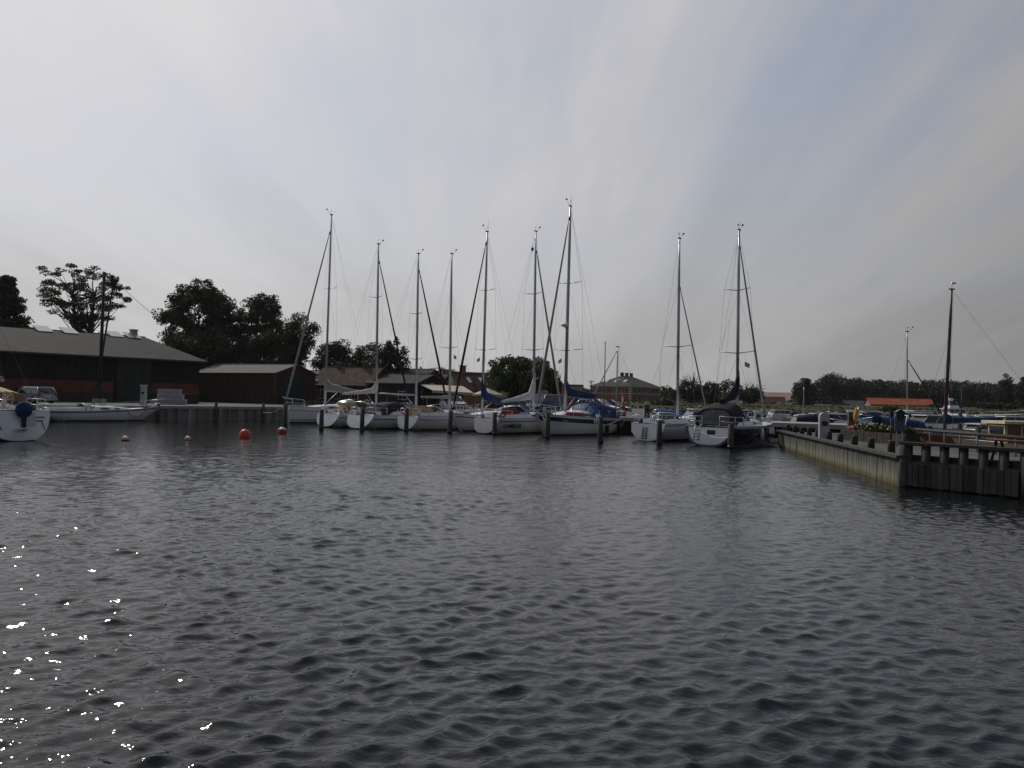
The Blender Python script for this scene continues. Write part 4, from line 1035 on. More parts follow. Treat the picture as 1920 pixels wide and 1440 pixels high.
# ------------------------------------------------------------------ small craft in the marina basin
def motorboat(label, px, D, az, L, B, fs=.75, fb=1.1, hull=gel, cabin=None, tentm=None, canopy=None, cat='motorboat', name='motorboat', group='boats in the marina basin', sheer=None, arch=False, fly=False):
    h = Hull(L, B, fs=fs, fb=fb, ws=.86, rt=-.12, rake=1.0, zt=-.1, draft=.3, tmax=.35, full=.55)
    root = thing(name, label, cat, (XAT(px, D, 780), D, 0), az, group)
    h.shell(14, 6).build('hull', hull, root); h.transom().build('transom', hull, root); h.deck(12).build('deck', deckm, root)
    h.band(0, 1, lambda t: h.zs(t) + .04, lambda t: h.zs(t) - .06, .02, 12).build('rub_rail', sheer or greyc, root)
    if cabin:
        t0, t1, w, hh = cabin; x0, x1 = h.xof(t0, 1), h.xof(t1, 1); zb = h.zs(t0) - .02
        q = lambda x, k, z: [(x, -w * k, z), (x, w * k, z)]
        sl = hh * .75
        ring = [[(x0, -w, zb), (x1, -w, zb), (x1, w, zb), (x0, w, zb)], [(x0 + .1, -w * .93, zb + hh * .45), (x1 - sl * .35, -w * .93, zb + hh * .45), (x1 - sl * .35, w * .93, zb + hh * .45), (x0 + .1, w * .93, zb + hh * .45)],
                [(x0 + .15, -w * .84, zb + hh), (x1 - sl, -w * .84, zb + hh), (x1 - sl, w * .84, zb + hh), (x0 + .15, w * .84, zb + hh)]]
        c = MB().loft(ring[:2], closed=True, smooth=False).build('cabin', hull if hull is not navy else gel, root)
        MB().loft(ring[1:], closed=True, smooth=False).build('cabin_glazing', glassd, c)
        MB().box(((x0 + x1 - sl) / 2 + .05, 0, zb + hh + .035), (abs(x1 - sl - x0) + .3, w * 1.9, .08)).build('cabin_roof', gel, c)
        for i in range(2):
            a, b = ring[1], ring[2]
            for j in range(4): MB().tube([a[j], b[j]], .035, 4).build('pillar', gel, c) if i == 0 else None
        for u in (.35, .65):
            for sg in (-1, 1):
                MB().tube([(x0 + (x1 - x0) * u, sg * w * .94, zb + hh * .45), (x0 + .1 + (x1 - sl - x0) * u, sg * w * .85, zb + hh)], .03, 4).build('pillar', gel, c)
        if fly:
            MB().box(((x0 + x1 - sl) / 2 - .1, 0, zb + hh + .3), (abs(x1 - x0) * .5, w * 1.4, .4), taper=.85).build('flybridge', gel, c)
            MB().tube([(x0 + .6, 0, zb + hh + .6), (x0 + .4, 0, zb + hh + 2.4)], [.06, .03], 6).build('signal_mast', gel, c)
            MB().ball((x0 + .75, 0, zb + hh + 1.2), (.4, .4, .15), 10, 5).build('radar_dome', whitep, c)
    if tentm: tent(h, root, .05, .5, B * .42, 1.05, tentm)
    if canopy: MB().box(h.deckp(.3, 0, .35), (L * .45, B * .8, .6), taper=.6).build('boat_cover', canopy, root)
    if arch:
        MB().tube([h.deckp(.3, -.9), h.deckp(.26, -.8, 1.15), h.deckp(.26, .8, 1.15), h.deckp(.3, .9)], .05, 6).build('radar_arch', gel, root)
    ws_ = h.deckp(.55, 0, 0)
    if not cabin:
        MB().plate([ws_ + Vector((.3, -B * .33, 0)), ws_ + Vector((.3, B * .33, 0)), ws_ + Vector((-.1, B * .3, .45)), ws_ + Vector((-.1, -B * .3, .45))], .02).build('windscreen', glassd, root)
    mb = MB(); mb.tube([h.deckp(.55, .92, .02), h.deckp(.6, .92, .4), h.deckp(.85, .9, .45), h.deckp(1.0, 0, .48), h.deckp(.85, -.9, .45), h.deckp(.6, -.92, .4), h.deckp(.55, -.92, .02)], .014, 4)
    mb.build('bow_rail', steel, root)
    ob = MB().box((-L / 2 - .22, 0, fs + .15), (.35, .34, .5), taper=.75).build('outboard_motor', blackp, root); MB().box((-L / 2 - .2, 0, .2), (.12, .12, .8)).build('motor_leg', blackp, ob)
    return root, h
BW = -QN; baz = math.atan2(-QN.y, -QN.x)
motorboat('small white open boat, leftmost beyond the pier gap', 1456, 84, baz - .2, 5.5, 2.1)
motorboat('small white boat with grey cover, second beyond the pier', 1484, 80, baz, 5.6, 2.2, canopy=greyc)
motorboat('small white cuddy boat, third beyond the pier', 1512, 76, baz - .1, 5.8, 2.2, cabin=(.45, .8, .7, .5))
motorboat('white cabin cruiser behind the tall grey pedestal', 1556, 69, R(-4), 7.0, 2.6, fs=.9, fb=1.2, cabin=(.3, .78, 1.0, 1.0), tentm=navyc)
motorboat('white boat with big navy blue tent behind the planter', 1645, 61, R(178), 7.2, 2.6, fs=.85, fb=1.15, tentm=bluec, arch=True)
motorboat('white open launch behind the notice board', 1672, 78, R(160), 6.0, 2.2, fs=1.0, fb=1.4)
motorboat('white cruiser with dark wraparound windows near the wooden mast', 1750, 64, R(185), 8.0, 2.8, fs=.95, fb=1.3, cabin=(.25, .72, 1.1, 1.05), arch=True)
motorboat('cream cabin boat left of the wooden mast, behind the railing', 1716, 70, R(10), 7.0, 2.6, fs=1.0, fb=1.3, hull=gel2, cabin=(.3, .75, 1.0, 1.15))
motorboat('big white motor yacht with flybridge and radar mast', 1840, 104, R(-2), 13.0, 4.0, fs=1.7, fb=2.1, cabin=(.15, .34, 1.2, .8), fly=True, name='motor_yacht', cat='motor yacht')
motorboat('white boat with pale windscreen right of the blue boom', 1862, 58, R(190), 6.4, 2.4, fs=.9, fb=1.2, cabin=(.4, .8, .8, .6))
motorboat('low white speedboat beyond the blue boom', 1815, 66, R(170), 6.0, 2.3, fs=.85, fb=1.1)
motorboat('small blue covered boat just behind the pier, under a thin mast', 1226, 76, R(190), 6.2, 2.3, fs=.95, fb=1.25, tentm=bluel)
motorboat('sleek motor cruiser with raked windscreen and black side windows behind the half-round stern', 1312, 70.5, R(183), 8.0, 2.8, fs=1.0, fb=1.25, cabin=(.12, .68, 1.15, 1.05))
motorboat('small white cabin boat right of the navy yacht mast', 1397, 82, R(20), 6.0, 2.3, fs=1.0, fb=1.3, cabin=(.25, .7, .9, .95))
motorboat('small white launch at the far end of the basin', 1440, 98, R(200), 5.5, 2.0, canopy=greyc)
motorboat('distant white boat left of the round pedestal', 1530, 96, R(15), 6, 2.2, fs=1.1, fb=1.4)
motorboat('far white launch under a grey tent left of the yellow flag', 1580, 100, R(190), 7, 2.5, fs=1.1, fb=1.4, tentm=greyc)
motorboat('white boat with blue cover in front of the orange-roofed building', 1700, 96, R(185), 7, 2.5, fs=1.2, fb=1.5, canopy=bluec)
for px, D, az, L, lab, kw in ((1470, 104, 185, 6.5, 'small far white cruiser behind the leftmost open boat', dict(cabin=(.4, .8, .8, .7))), (1606, 92, 172, 6.5, 'blue covered white boat showing left of the yellow flag pole', dict(canopy=bluec)),
        (1735, 84, 5, 7.0, 'white boat with raised wheelhouse behind the black furled jib', dict(cabin=(.25, .7, 1.0, 1.1))), (1905, 72, 176, 7.0, 'white launch above the cream wheelhouse roof', dict(cabin=(.3, .75, .9, .8))), (1630, 106, 10, 7.0, 'far white boat behind the navy blue tent', dict(cabin=(.3, .75, .9, .8)))):
    motorboat(lab, px, D, R(az), L, 2.4, fs=1.15, fb=1.45, **kw)
# cream wooden cabin boat at the right edge
cw = mat('varnished_mahogany', (.13, .05, .02), .35, 0, .3, 5, stretch=(1, 1, 6), coat=.4); crm = mat('cream_paint', (.62, .54, .34), .5, 0, .08, 2)
h = Hull(8.0, 2.7, fs=.85, fb=1.2, ws=.8, rt=-.1, rake=.6, zt=0)
t = thing('cabin_boat', 'wooden wheelhouse boat with cream roof at the right edge', 'motorboat', (XAT(1950, 39, 800), 39, 0), R(176), 'boats in the marina basin')
h.shell(14, 6).build('hull', crm, t); h.transom().build('transom', crm, t); h.deck(12).build('deck', deckm, t)
wh_ = MB().box((.6, 0, 1.45), (2.7, 1.9, .9)).build('wheelhouse', cw, t)
MB().box((.6, 0, 1.99), (3.1, 2.2, .13)).build('roof', crm, wh_)
for x in (-.1, .9):
    for sg in (-1, 1):
        f = MB().box((x + .05, sg * .96, 1.6), (.8, .03, .5)).build('window_frame', crm, wh_); MB().box((x + .05, sg * .985, 1.6), (.66, .02, .38)).build('pane', glassd, f)
f = MB().box((1.96, 0, 1.6), (.03, 1.5, .5)).build('window_frame', crm, wh_); MB().box((1.98, 0, 1.6), (.02, 1.3, .38)).build('pane', glassd, f)
# gaff cutter with wooden mast and blue boom cover
mh = mat('varnished_pine', (.10, .05, .025), .45, 0, .3, 4); vh = mat('varnished_orange_hull', (.30, .09, .02), .3, 0, .2, 3, coat=.4)
rg, hg = sailboat('varnished wooden gaff yacht with dark pole mast and long blue boom cover', (XAT(1990, 52, 800), 52), R(178), 9.0, 2.8, hull=vh, hk=dict(fs=.7, fb=1.0, rt=-.5, rake=1.2, ws=.55, zt=.15), cab=(.36, .62, .6, .35), wh=False, rail=False, cabm=cw, wins=((.2, .5),))
Mg = rig(hg, rg, .80, ZAT(1783, 546, 53), [], jib=None, fstay=.72, boom=None, r=.11, mm=mh, rake=.038, vane=False, back='single', flags=False)
xm = hg.xof(.80, 1); bo = MB().tube([(xm - .1, 0, 1.65), (xm - 3.6, 0, 1.95)], [.07, .06], 8).build('boom', mh, rg)
sail_cover(xm + .05, xm - 3.5, 1.55, 1.9, .5, .22, rg, bluec, up=.35, wid=.2)
tp = Mg(ZAT(1783, 546, 53)); MB().tube([tp, tp + Vector((0, 0, .5))], .012, 4).build('burgee_staff', steel, rg)
MB().add([tp + Vector((0, .0, .5)), tp + Vector((-.35, 0, .40)), tp + Vector((0, 0, .3))], [(0, 1, 2), (2, 1, 0)]).build('burgee', greyc, rg)
for sg in (1, -1): line_mesh([(xm, sg * 1.1, .9), Mg(ZAT(1780, 640, 53))], .009).build('shroud', wire, rg)
# small sailboats behind
rb, hb = sailboat('small white sailboat with slim mast and black furled jib in the basin', (XAT(1634, 74, 790), 74), R(8), 7.5, 2.6, hk=dict(fs=.9, fb=1.15), wh=False, rail=False)
rig(hb, rb, .46, ZAT(1705, 623, 75), [], jib=(blackc, .09, .05), fstay=.74, r=.07, flags=False, boom=None, cover=None)
fc = hb.xof(.46, 1); sail_cover(fc + .05, fc - .5, 1.6, 1.3, 1.1, .3, rb, whitec, up=.5)
rc, hc = sailboat('small sailboat behind the pier post with thin mast and furled jib', (XAT(1234, 74, 790), 74.5), R(180), 6.8, 2.4, hk=dict(fs=.85, fb=1.1), wh=False, rail=False)
rig(hc, rc, .55, ZAT(1213, 652, 74.5), [ZAT(1212, 715, 74.5)], jib=(greyc, .06, .04), fstay=.97, r=.06, flags=False, vane=False)
rd_, hd = sailboat('distant small sailboat with short mast left of the grey pedestal', (XAT(1560, 110, 790), 110), R(180), 7.0, 2.4, hk=dict(fs=.95, fb=1.2), wh=False, rail=False)
rig(hd, rd_, .55, ZAT(1545, 726, 110), [], fstay=.9, r=.06, flags=False, vane=False)
for i, (px, yt, D) in enumerate(((1800, 772, 60), (1834, 801, 46), (1867, 795, 47), (1885, 780, 80), (1906, 778, 84), (1500, 778, 72))):
    lab = ['tall dark mooring pile beyond the blue boom', 'stubby dark pile under the end of the blue boom', 'dark pile left of the cream wheelhouse', 'reddish pile above the cream wheelhouse, the left one', 'reddish pile above the cream wheelhouse, the right one', 'dark pile among the small boats beyond the pier'][i]
    zt = ZAT(px, yt, D); t = thing('basin_pile', lab, 'mooring pile', (XAT(px, D, 790), D, 0), 0, 'piles in the marina basin')
    MB().tube([(0, 0, -1), (0, 0, zt)], [.17, .15], 9).build('post', pilem if i not in (3, 4) else mat('red_painted_pile', (.14, .05, .035), .8, 0, .3, 3), t)
    MB().tube([(0, 0, zt), (0, 0, zt + .03)], [.15, .1], 9).build('cap', MATS['sawn_post_top'], t)

# ------------------------------------------------------------------ buildings
tarw = mat('tarred_black_cladding', (0.018, 0.017, 0.016), .85, 0, .35, 1.5, stretch=(3, 3, .3), bump=.01, bscale=8)
redbr = mat('red_brick_wall', (0.13, 0.045, 0.032), .9, 0, .3, 1.2, bump=.006, bscale=14)
redbr2 = mat('brick_facade', (0.21, 0.085, 0.06), .9, 0, .2, .8)
redbd = mat('red_brown_boarding', (0.055, 0.022, 0.017), .8, 0, .35, 2, stretch=(4, 4, .3))
objvar(tarw, .6, 1.5); objvar(redbd, .75, 1.3)
green_d = mat('dark_green_door_paint', (0.018, 0.028, 0.024), .7, 0, .2, 2)
teal_d = mat('dark_teal_door_paint', (0.010, 0.026, 0.032), .6, 0, .2, 2)
fibre = mat('fibre_cement_roof', (0.040, 0.038, 0.034), .85, 0, .25, .8, bump=.01, bscale=10, spec=.08)
metalr = mat('pale_sheet_roof', (0.10, 0.10, 0.098), .75, .0, .15, 1, spec=.08)
felt = mat('grey_green_felt_roof', (0.06, 0.066, 0.058), .85, 0, .25, 1, spec=.08)
brownr = mat('brown_tile_roof', (0.09, 0.068, 0.052), .9, 0, .3, 1.5, bump=.02, bscale=6, spec=.08)
redtile = mat('dark_red_tile_roof', (0.075, 0.034, 0.027), .85, 0, .3, 1.2, bump=.02, bscale=6, spec=.08)
ortile = mat('orange_tile_roof', (0.36, 0.10, 0.05), .85, 0, .2, .6, spec=.08)
slate = mat('grey_slate_roof', (0.07, 0.07, 0.074), .75, 0, .2, .6, spec=.08)
ochre = mat('ochre_render', (0.30, 0.20, 0.09), .9, 0, .15, 1)
greyw = mat('grey_render', (0.22, 0.21, 0.19), .9, 0, .15, .6)
whitew = mat('white_paintwork', (0.6, 0.6, 0.58), .6, 0, .08, 2)
winm = mat('window_glass_dark', (0.025, 0.028, 0.032), .08, 0, .15, spec=.7)
skyl = mat('rooflight_glazing', (0.45, 0.46, 0.47), .12, 0, .05, spec=.8)

def building(name, label, C, u, Lu, Wn, ze, zr, wall, roof, z0=QZ, over=.35, cat='building', anchor=0.0, group=None, hip=False, verge=None):
    """front wall along u from C (local x), depth Wn behind it (local y), ridge along u"""
    u = Vector((u[0], u[1], 0)).normalized(); o = Vector((C[0], C[1], 0)) - u * Lu * anchor
    t = thing(name, label, cat, (o.x, o.y, z0), math.atan2(u.y, u.x), group)
    he, hr = ze - z0, zr - z0
    w = MB()
    w.add([(0, 0, -.3), (Lu, 0, -.3), (Lu, Wn, -.3), (0, Wn, -.3), (0, 0, he), (Lu, 0, he), (Lu, Wn, he), (0, Wn, he)], [(0, 1, 5, 4), (2, 3, 7, 6), (1, 2, 6, 5), (3, 0, 4, 7)])
    if not hip: w.add([(0, 0, he), (0, Wn, he), (0, Wn / 2, hr - .05), (Lu, 0, he), (Lu, Wn, he), (Lu, Wn / 2, hr - .05)], [(0, 2, 1), (3, 4, 5)])
    wl = w.build('wall', wall, t)
    sl = (hr - he) / (Wn / 2); a, b = -over, Lu + over; yo = over
    if hip:
        k = min(Wn, Lu) / 2 * .9
        e = [(a, a, he - sl * yo), (b, a, he - sl * yo), (b, Wn + over, he - sl * yo), (a, Wn + over, he - sl * yo)]; r0, r1 = (k, Wn / 2, hr), (Lu - k, Wn / 2, hr)
        for q in ([e[0], e[1], r1, r0], [e[2], e[3], r0, r1], [e[1], e[2], r1], [e[3], e[0], r0]):
            MB().add(q, [tuple(range(len(q)))]).build('roof', roof, t)
    else:
        MB().plate([(a, -yo, he - sl * yo), (b, -yo, he - sl * yo), (b, Wn / 2, hr), (a, Wn / 2, hr)], .10).build('roof', roof, t)
        MB().plate([(b, Wn + yo, he - sl * yo), (a, Wn + yo, he - sl * yo), (a, Wn / 2, hr), (b, Wn / 2, hr)], .10).build('roof', roof, t)
        MB().tube([(a, Wn / 2, hr + .01), (b, Wn / 2, hr + .01)], .09, 6).build('ridge_cap', verge or roof, t)
    def face(side):
        if side == 'front': return lambda s, z, d: (s, -d, z)
        if side == 'right': return lambda s, z, d: (Lu + d, s, z)
        return lambda s, z, d: (-d, Wn - s, z)
    def panel(nm, side, s0, s1, za, zb_, m, th=.04, parent=None, base=0.0):
        F = face(side); q = []
        for d in (base + th, base):
            q += [F(s0, za, d), F(s1, za, d), F(s1, zb_, d), F(s0, zb_, d)]
        return MB().add(q, [(0, 1, 2, 3), (0, 4, 5, 1), (1, 5, 6, 2), (2, 6, 7, 3), (3, 7, 4, 0)]).build(nm, m, parent or t)
    def window(side, s0, s1, za, zb_, fm=whitew, bars=1):
        f = panel('window', side, s0, s1, za, zb_, fm, .05)
        n = bars + 1; g = .06; w_ = (s1 - s0 - g * (n + 1)) / n
        for i in range(n): panel('pane', side, s0 + g + i * (w_ + g), s0 + g + i * (w_ + g) + w_, za + g, zb_ - g, winm, .012, f, .052)
    def slope(y, up=0.0): return he + sl * y + up
    t2 = dict(t=t, panel=panel, window=window, slope=slope, he=he, hr=hr, sl=sl, Lu=Lu, Wn=Wn)
    return t2
def chimney(B, x, y, zt, w=.55, m=redbr, name='chimney'):
    t = B['t']; z0 = B['slope'](min(y, B['Wn'] - y)) - .3
    c = MB().box((x, y, (z0 + zt) / 2), (w, w, zt - z0)).build(name, m, t); MB().box((x, y, zt + .06), (w + .14, w + .14, .12)).build('chimney_cap', concrete, c)
def rooflight(B, x0, x1, y0, y1, m=skyl, up=.10, tilt=0.0):
    s = B['slope']
    MB().plate([(x0, y0, s(y0) + up), (x1, y0, s(y0) + up), (x1, y1, s(y1) + up + tilt), (x0, y1, s(y1) + up + tilt)], .09).build('rooflight', m, B['t'])

# the big boat shed on the left
c = AT(372, 757, 100)
S1 = building('boat_shed', 'large black boat shed with grey roof, red brick base and green door', (c.x, c.y), (.615, .79), 46, 28.6, ZAT(375, 675, 100), 9.75, tarw, fibre, anchor=1.0, over=.7)
S1['panel']('brick_base', 'front', 0, 35.6, 1.05, 2.3, redbr, .05); S1['panel']('brick_base', 'front', 40.0, 46, 1.05, 2.3, redbr, .05)
S1['panel']('plinth', 'front', 0, 35.6, -.2, 1.02, darkw, .10); S1['panel']('plinth', 'front', 40.0, 46, -.2, 1.02, darkw, .10)
d_ = S1['panel']('door', 'front', 35.85, 39.85, -.1, S1['he'] - .35, green_d, .12)
for i in range(4): S1['panel']('door_board', 'front', 35.9 + i * .98, 35.9 + i * .98 + .9, -.05, S1['he'] - .45, green_d, .03, d_, .125)
for i in range(58):      # vertical cover strips on the boarding
    s_ = .4 + i * .8
    if 35.6 < s_ < 40.0 or s_ > 45.9: continue
    S1['panel']('cover_strip', 'front', s_, s_ + .07, 2.34, S1['he'] - .05, tarw, .05)
for x in (32.7, 35.7, 41.3, 43.6):
    y1 = S1['Wn'] / 2; rooflight(S1, x, x + 1.7, y1 - 1.9, y1 - .1, m=skyl, up=.14, tilt=.35)
chimney(S1, 44.9, S1['Wn'] / 2 - .5, S1['hr'] + .75, .7, m=concrete, name='vent_box')
MB().tube([(0, -.8, S1['he'] - .3), (46.6, -.8, S1['he'] - .3)], .08, 6).build('gutter', darkw, S1['t'])

# pale roofed red shed
c = AT(515, 757, 104)
S2 = building('small_shed', 'dark red boarded shed with pale sheet roof and teal gable door', (c.x, c.y), (.87, -.5), 15, 7.2, 5.35, 6.5, redbd, metalr, anchor=1.0, over=.3)
S2['panel']('door', 'right', 1.0, 4.6, 0, 3.4, teal_d, .08)
MB().tube([(15.06, -.06, 0), (15.06, -.06, S2['he'])], .06, 6).build('downpipe', metalr, S2['t'])
for i in range(24): S2['panel']('cover_strip', 'front', .3 + i * .62, .36 + i * .62, 0, S2['he'] - .1, redbd, .03)
for i in range(11):
    s_ = .15 + i * .66
    if .9 < s_ < 4.6: continue
    S2['panel']('cover_strip', 'right', s_, s_ + .06, 0, S2['he'] - .1, redbd, .03)
c = AT(592, 757, 113)
S3 = building('low_shed', 'low shed with light grey roof half hidden behind the teal door shed', (c.x, c.y), (.87, -.5), 10, 6.0, 4.6, 6.0, redbd, metalr, anchor=1.0)
S3['window']('right', 1.5, 2.6, 1.2, 2.4)
# brown roofed house
c = AT(690, 757, 108)
S4 = building('brown_roofed_house', 'red boarded house with brown tiled roof behind the second yacht', (c.x, c.y), (.87, -.5), 10, 5.4, ZAT(690, 719, 108), 6.45, redbd, brownr, anchor=1.0)
S4['window']('right', 1.2, 2.5, .9, 2.2); S4['window']('right', 3.1, 4.2, .9, 2.2); chimney(S4, 7.2, 2.7, 5.85, .55); chimney(S4, 2.5, 2.7, 5.75, .5)
for s_ in (1.2, 4.2, 7.2): S4['window']('front', s_, s_ + 1.1, .8, 2.1)
MB().tube([(9.9, -.1, 0), (9.9, -.1, 3)], .05, 6).build('downpipe', darkw, S4['t'])
# house behind with dark roof
c = AT(792, 757, 128)
S5 = building('dark_roofed_house', 'brown roofed house showing above the green-grey shed', (c.x, c.y), (.95, -.3), 12, 8, ZAT(790, 706, 128), ZAT(785, 692, 132), redbr, brownr, anchor=1.0)
chimney(S5, 3, 4, S5['hr'] + .9, .6, m=whitew); chimney(S5, 4.3, 4, S5['hr'] + .8, .6, m=whitew)
# green-grey shed
c = AT(780, 757, 104)
S6 = building('felt_roofed_shed', 'black shed with grey-green felt roof and gable beside the cafe awning', (c.x, c.y), (.87, -.5), 8, 6.6, ZAT(780, 717, 104), 5.55, tarw, felt, anchor=1.0)
S6['window']('right', 1.2, 2.3, 1.0, 2.2); S6['window']('right', 3.8, 5.2, .9, 2.2); S6['window']('front', 5.2, 6.6, .9, 2.0)
S6['panel']('sign_board', 'right', 3.0, 3.9, 2.7, 3.1, whitew, .04)
# ochre gabled house
c = AT(868, 757, 116)
S7 = building('ochre_house', 'ochre gabled house with steep dark red roof and chimney', (c.x, c.y), (.87, .5), 16, 7.4, ZAT(868, 729, 116), ZAT(846, 697, 118), ochre, redtile)
chimney(S7, 1.7, 3.7, S7['hr'] + .9, .7, m=mat('ochre_brick', (.25, .14, .08), .9)); chimney(S7, 10, 3.7, S7['hr'] + .7, .6)
for x in (1.6, 3.6): rooflight(S7, x, x + .5, 1.3, 2.5)
S7['window']('left', 3.2, 4.2, 3.2, 4.3)
c = AT(828, 757, 135)
S8 = building('red_roofed_house', 'red tiled house behind the ochre gable', (c.x, c.y), (.95, -.3), 14, 8, ZAT(830, 712, 135), ZAT(820, 700, 138), redbr, redtile, anchor=.6)
# low maroon roofed building behind the green tree
c = AT(915, 757, 110)
S9 = building('maroon_roofed_house', 'long low house with maroon roof behind the broad green tree', (c.x, c.y), (.985, -.17), 12, 7, ZAT(960, 744, 110), ZAT(960, 720, 113), redbr, redtile)
for s_ in (1, 4, 7, 10): S9['window']('front', s_, s_ + 1.1, .5, 1.4)
c = AT(1072, 757, 112)
S10 = building('grey_hut', 'small brown hut with grey roof left of the flagpole', (c.x, c.y), (.95, -.3), 5, 4, ZAT(1070, 740, 112), ZAT(1060, 727, 113), redbd, slate, anchor=1.0)
S10['window']('front', 1, 2.2, .8, 1.8)
# brick hotel-like building
c = AT(1182, 757, 250)
S11 = building('brick_building', 'two-storey red brick building with hipped slate roof and three chimneys', (c.x, c.y), (.62, .78), 19, 14.5, ZAT(1182, 723, 250), ZAT(1182, 704.5, 258), redbr2, slate, z0=2.0, hip=True, over=.5)
for z in (.9, 3.4):
    for i in range(4): S11['window']('left', 1.2 + i * 3.3, 2.5 + i * 3.3, z, z + 1.5)
    for i in range(6): S11['window']('front', 1.4 + i * 2.9, 2.6 + i * 2.9, z, z + 1.5)
for side, L_ in (('left', 14.5), ('front', 19)):
    S11['panel']('cornice', side, -.2, L_ + .2, S11['he'] - .5, S11['he'] - .1, whitew, .15); S11['panel']('string_course', side, 0, L_, 2.9, 3.05, whitew, .06)
for i in range(8):
    S11['panel']('quoin', 'front', 0, .6, i * .7, i * .7 + .4, whitew, .05); S11['panel']('quoin', 'left', 13.9, 14.5, i * .7 + .1, i * .7 + .5, whitew, .05)
kx = 14.5 / 2 * .9; sh = (S11['hr'] - S11['he']) / kx
for y in (3.6, 6.9, 10.2): MB().plate([(2.0, y + .5, S11['he'] + sh * 2.0 + .15), (2.0, y - .5, S11['he'] + sh * 2.0 + .15), (3.6, y - .5, S11['he'] + sh * 3.6 + .15), (3.6, y + .5, S11['he'] + sh * 3.6 + .15)], .1).build('rooflight', skyl, S11['t'])
for x in (7.0, 9.8, 12.6): chimney(S11, x, 7.25, S11['hr'] + .9, .8)
MB().box((-9, 6, .4), (1.4, 30, 1.0)).build('hedge', leafmat('hedge_green', (.025, .03, .012)), S11['t'])
# gabled house right of it
c = AT(1318, 757, 215)
S12 = building('white_gabled_house', 'white gabled house with brick end among the trees', (c.x, c.y), (.6, .8), 9, 7.5, ZAT(1318, 742, 215), ZAT(1335, 729, 218), greyw, slate, z0=2.2)
S12['window']('front', 1.5, 3, .6, 2); S12['window']('left', 2, 3.2, .6, 2); S12['window']('left', 4.4, 5.6, .6, 2); S12['window']('left', 3.2, 4.3, 2.7, 3.6)
c = AT(1352, 757, 206)
S13 = building('brick_cottage', 'small brick cottage with white window frames left of the bare-topped trees', (c.x, c.y), (.9, -.4), 8, 6, ZAT(1350, 746, 206), ZAT(1346, 737, 208), redbr2, slate, z0=2.2, anchor=1.0)
for s_ in (.8, 3.2, 5.6): S13['window']('front', s_, s_ + 1.5, .4, 1.7)
c = AT(1398, 757, 240)
S14 = building('grey_bungalow', 'grey bungalow with dark brown roof beyond the pier pedestal', (c.x, c.y), (.98, -.2), 11, 8, ZAT(1430, 757, 240), ZAT(1430, 744, 242), greyw, redtile, z0=2.2)
for s_ in (1, 4, 7): S14['window']('front', s_, s_ + 1.6, .3, 1.3)
c = AT(1456, 757, 236)
S15 = building('pale_bungalow', 'pale low bungalow with light roof left of the round tree', (c.x, c.y), (.98, -.2), 7, 7, ZAT(1460, 761, 236), ZAT(1470, 754, 238), greyw, metalr, z0=2.2)
for s_ in (1, 4): S15['window']('front', s_, s_ + 1.3, .1, .9)
c = AT(1633, 757, 262)
S16 = building('orange_roofed_building', 'long grey building with bright orange tiled roof before the wood', (c.x, c.y), (.99, -.12), 19.5, 7, ZAT(1690, 758, 262), ZAT(1690, 747, 264), greyw, ortile, z0=.6)
for i in range(6): S16['window']('front', 1.2 + i * 3.1, 2.4 + i * 3.1, 1.2, 2.2)
c = AT(1588, 757, 272)
S17 = building('slate_roofed_building', 'grey building with dark slate roof left of the orange roof', (c.x, c.y), (.99, -.12), 8.0, 7, ZAT(1610, 760, 272), ZAT(1610, 751, 274), greyw, slate, z0=.8)
for i in range(3): S17['window']('front', 1 + i * 2.5, 2.0 + i * 2.5, .6, 1.5)

# cafe awning and parasol
cream = mat('cream_awning_canvas', (0.42, 0.36, 0.29), .8, 0, .1, 2)
bl, br, fr, fl_ = AT(786, 719.5, 105), AT(868, 724, 107), AT(888, 736.5, 99), AT(811, 731.5, 98)
t = thing('cafe_awning', 'long sloping cream awning over the cafe front', 'awning', (fl_.x, fl_.y, QZ))
o0 = Vector((fl_.x, fl_.y, QZ)); q = [p - o0 for p in (fl_, fr, br, bl)]
for i in range(5):
    a0, a1 = i / 5, (i + 1) / 5
    MB().plate([q[0].lerp(q[1], a0), q[0].lerp(q[1], a1), q[3].lerp(q[2], a1), q[3].lerp(q[2], a0)], .04).build('canvas_panel', cream, t)
for i in range(5): p = q[0].lerp(q[1], i / 4); MB().tube([(p.x, p.y + .1, 0), (p.x, p.y + .1, p.z)], .05, 6).build('post', darkw, t)
MB().plate([q[0] + Vector((0, -.01, -.02)), q[0] + Vector((0, -.01, -.3)), q[1] + Vector((0, -.01, -.3)), q[1] + Vector((0, -.01, -.02))], .02).build('valance', cream, t)
MB().plate([q[3] + Vector((0, .15, -.1)), q[3] + Vector((0, .15, -3.2)), q[2] + Vector((0, .15, -3.2)), q[2] + Vector((0, .15, -.1))], .1).build('cafe_front', tarw, t)
def parasol(lab, px, ytop, yb, wpx, D):
    x = XAT(px, D, 740); zt, ze = ZAT(px, ytop, D), ZAT(px, yb, D); r = wpx / 2 * D / FPX
    t = thing('parasol', lab, 'parasol', (x, D, QZ)); a = [2 * math.pi * k / 8 + .2 for k in range(8)]
    rim = [Vector((r * math.cos(k), r * math.sin(k), ze - QZ)) for k in a]; top = Vector((0, 0, zt - QZ))
    for i in range(8): MB().add([top, rim[i], rim[(i + 1) % 8], rim[i] - Vector((0, 0, .18)), rim[(i + 1) % 8] - Vector((0, 0, .18))], [(0, 1, 2), (1, 3, 4, 2)]).build('canopy_panel', cream, t)
    MB().tube([(0, 0, 0), (0, 0, zt - QZ)], .04, 8).build('pole', steel, t); MB().tube([(0, 0, 0), (0, 0, .1)], [.4, .35], 12).build('base', concrete, t)
parasol('large cream parasol right of the awning', 914, 728, 739.5, 58, 94)

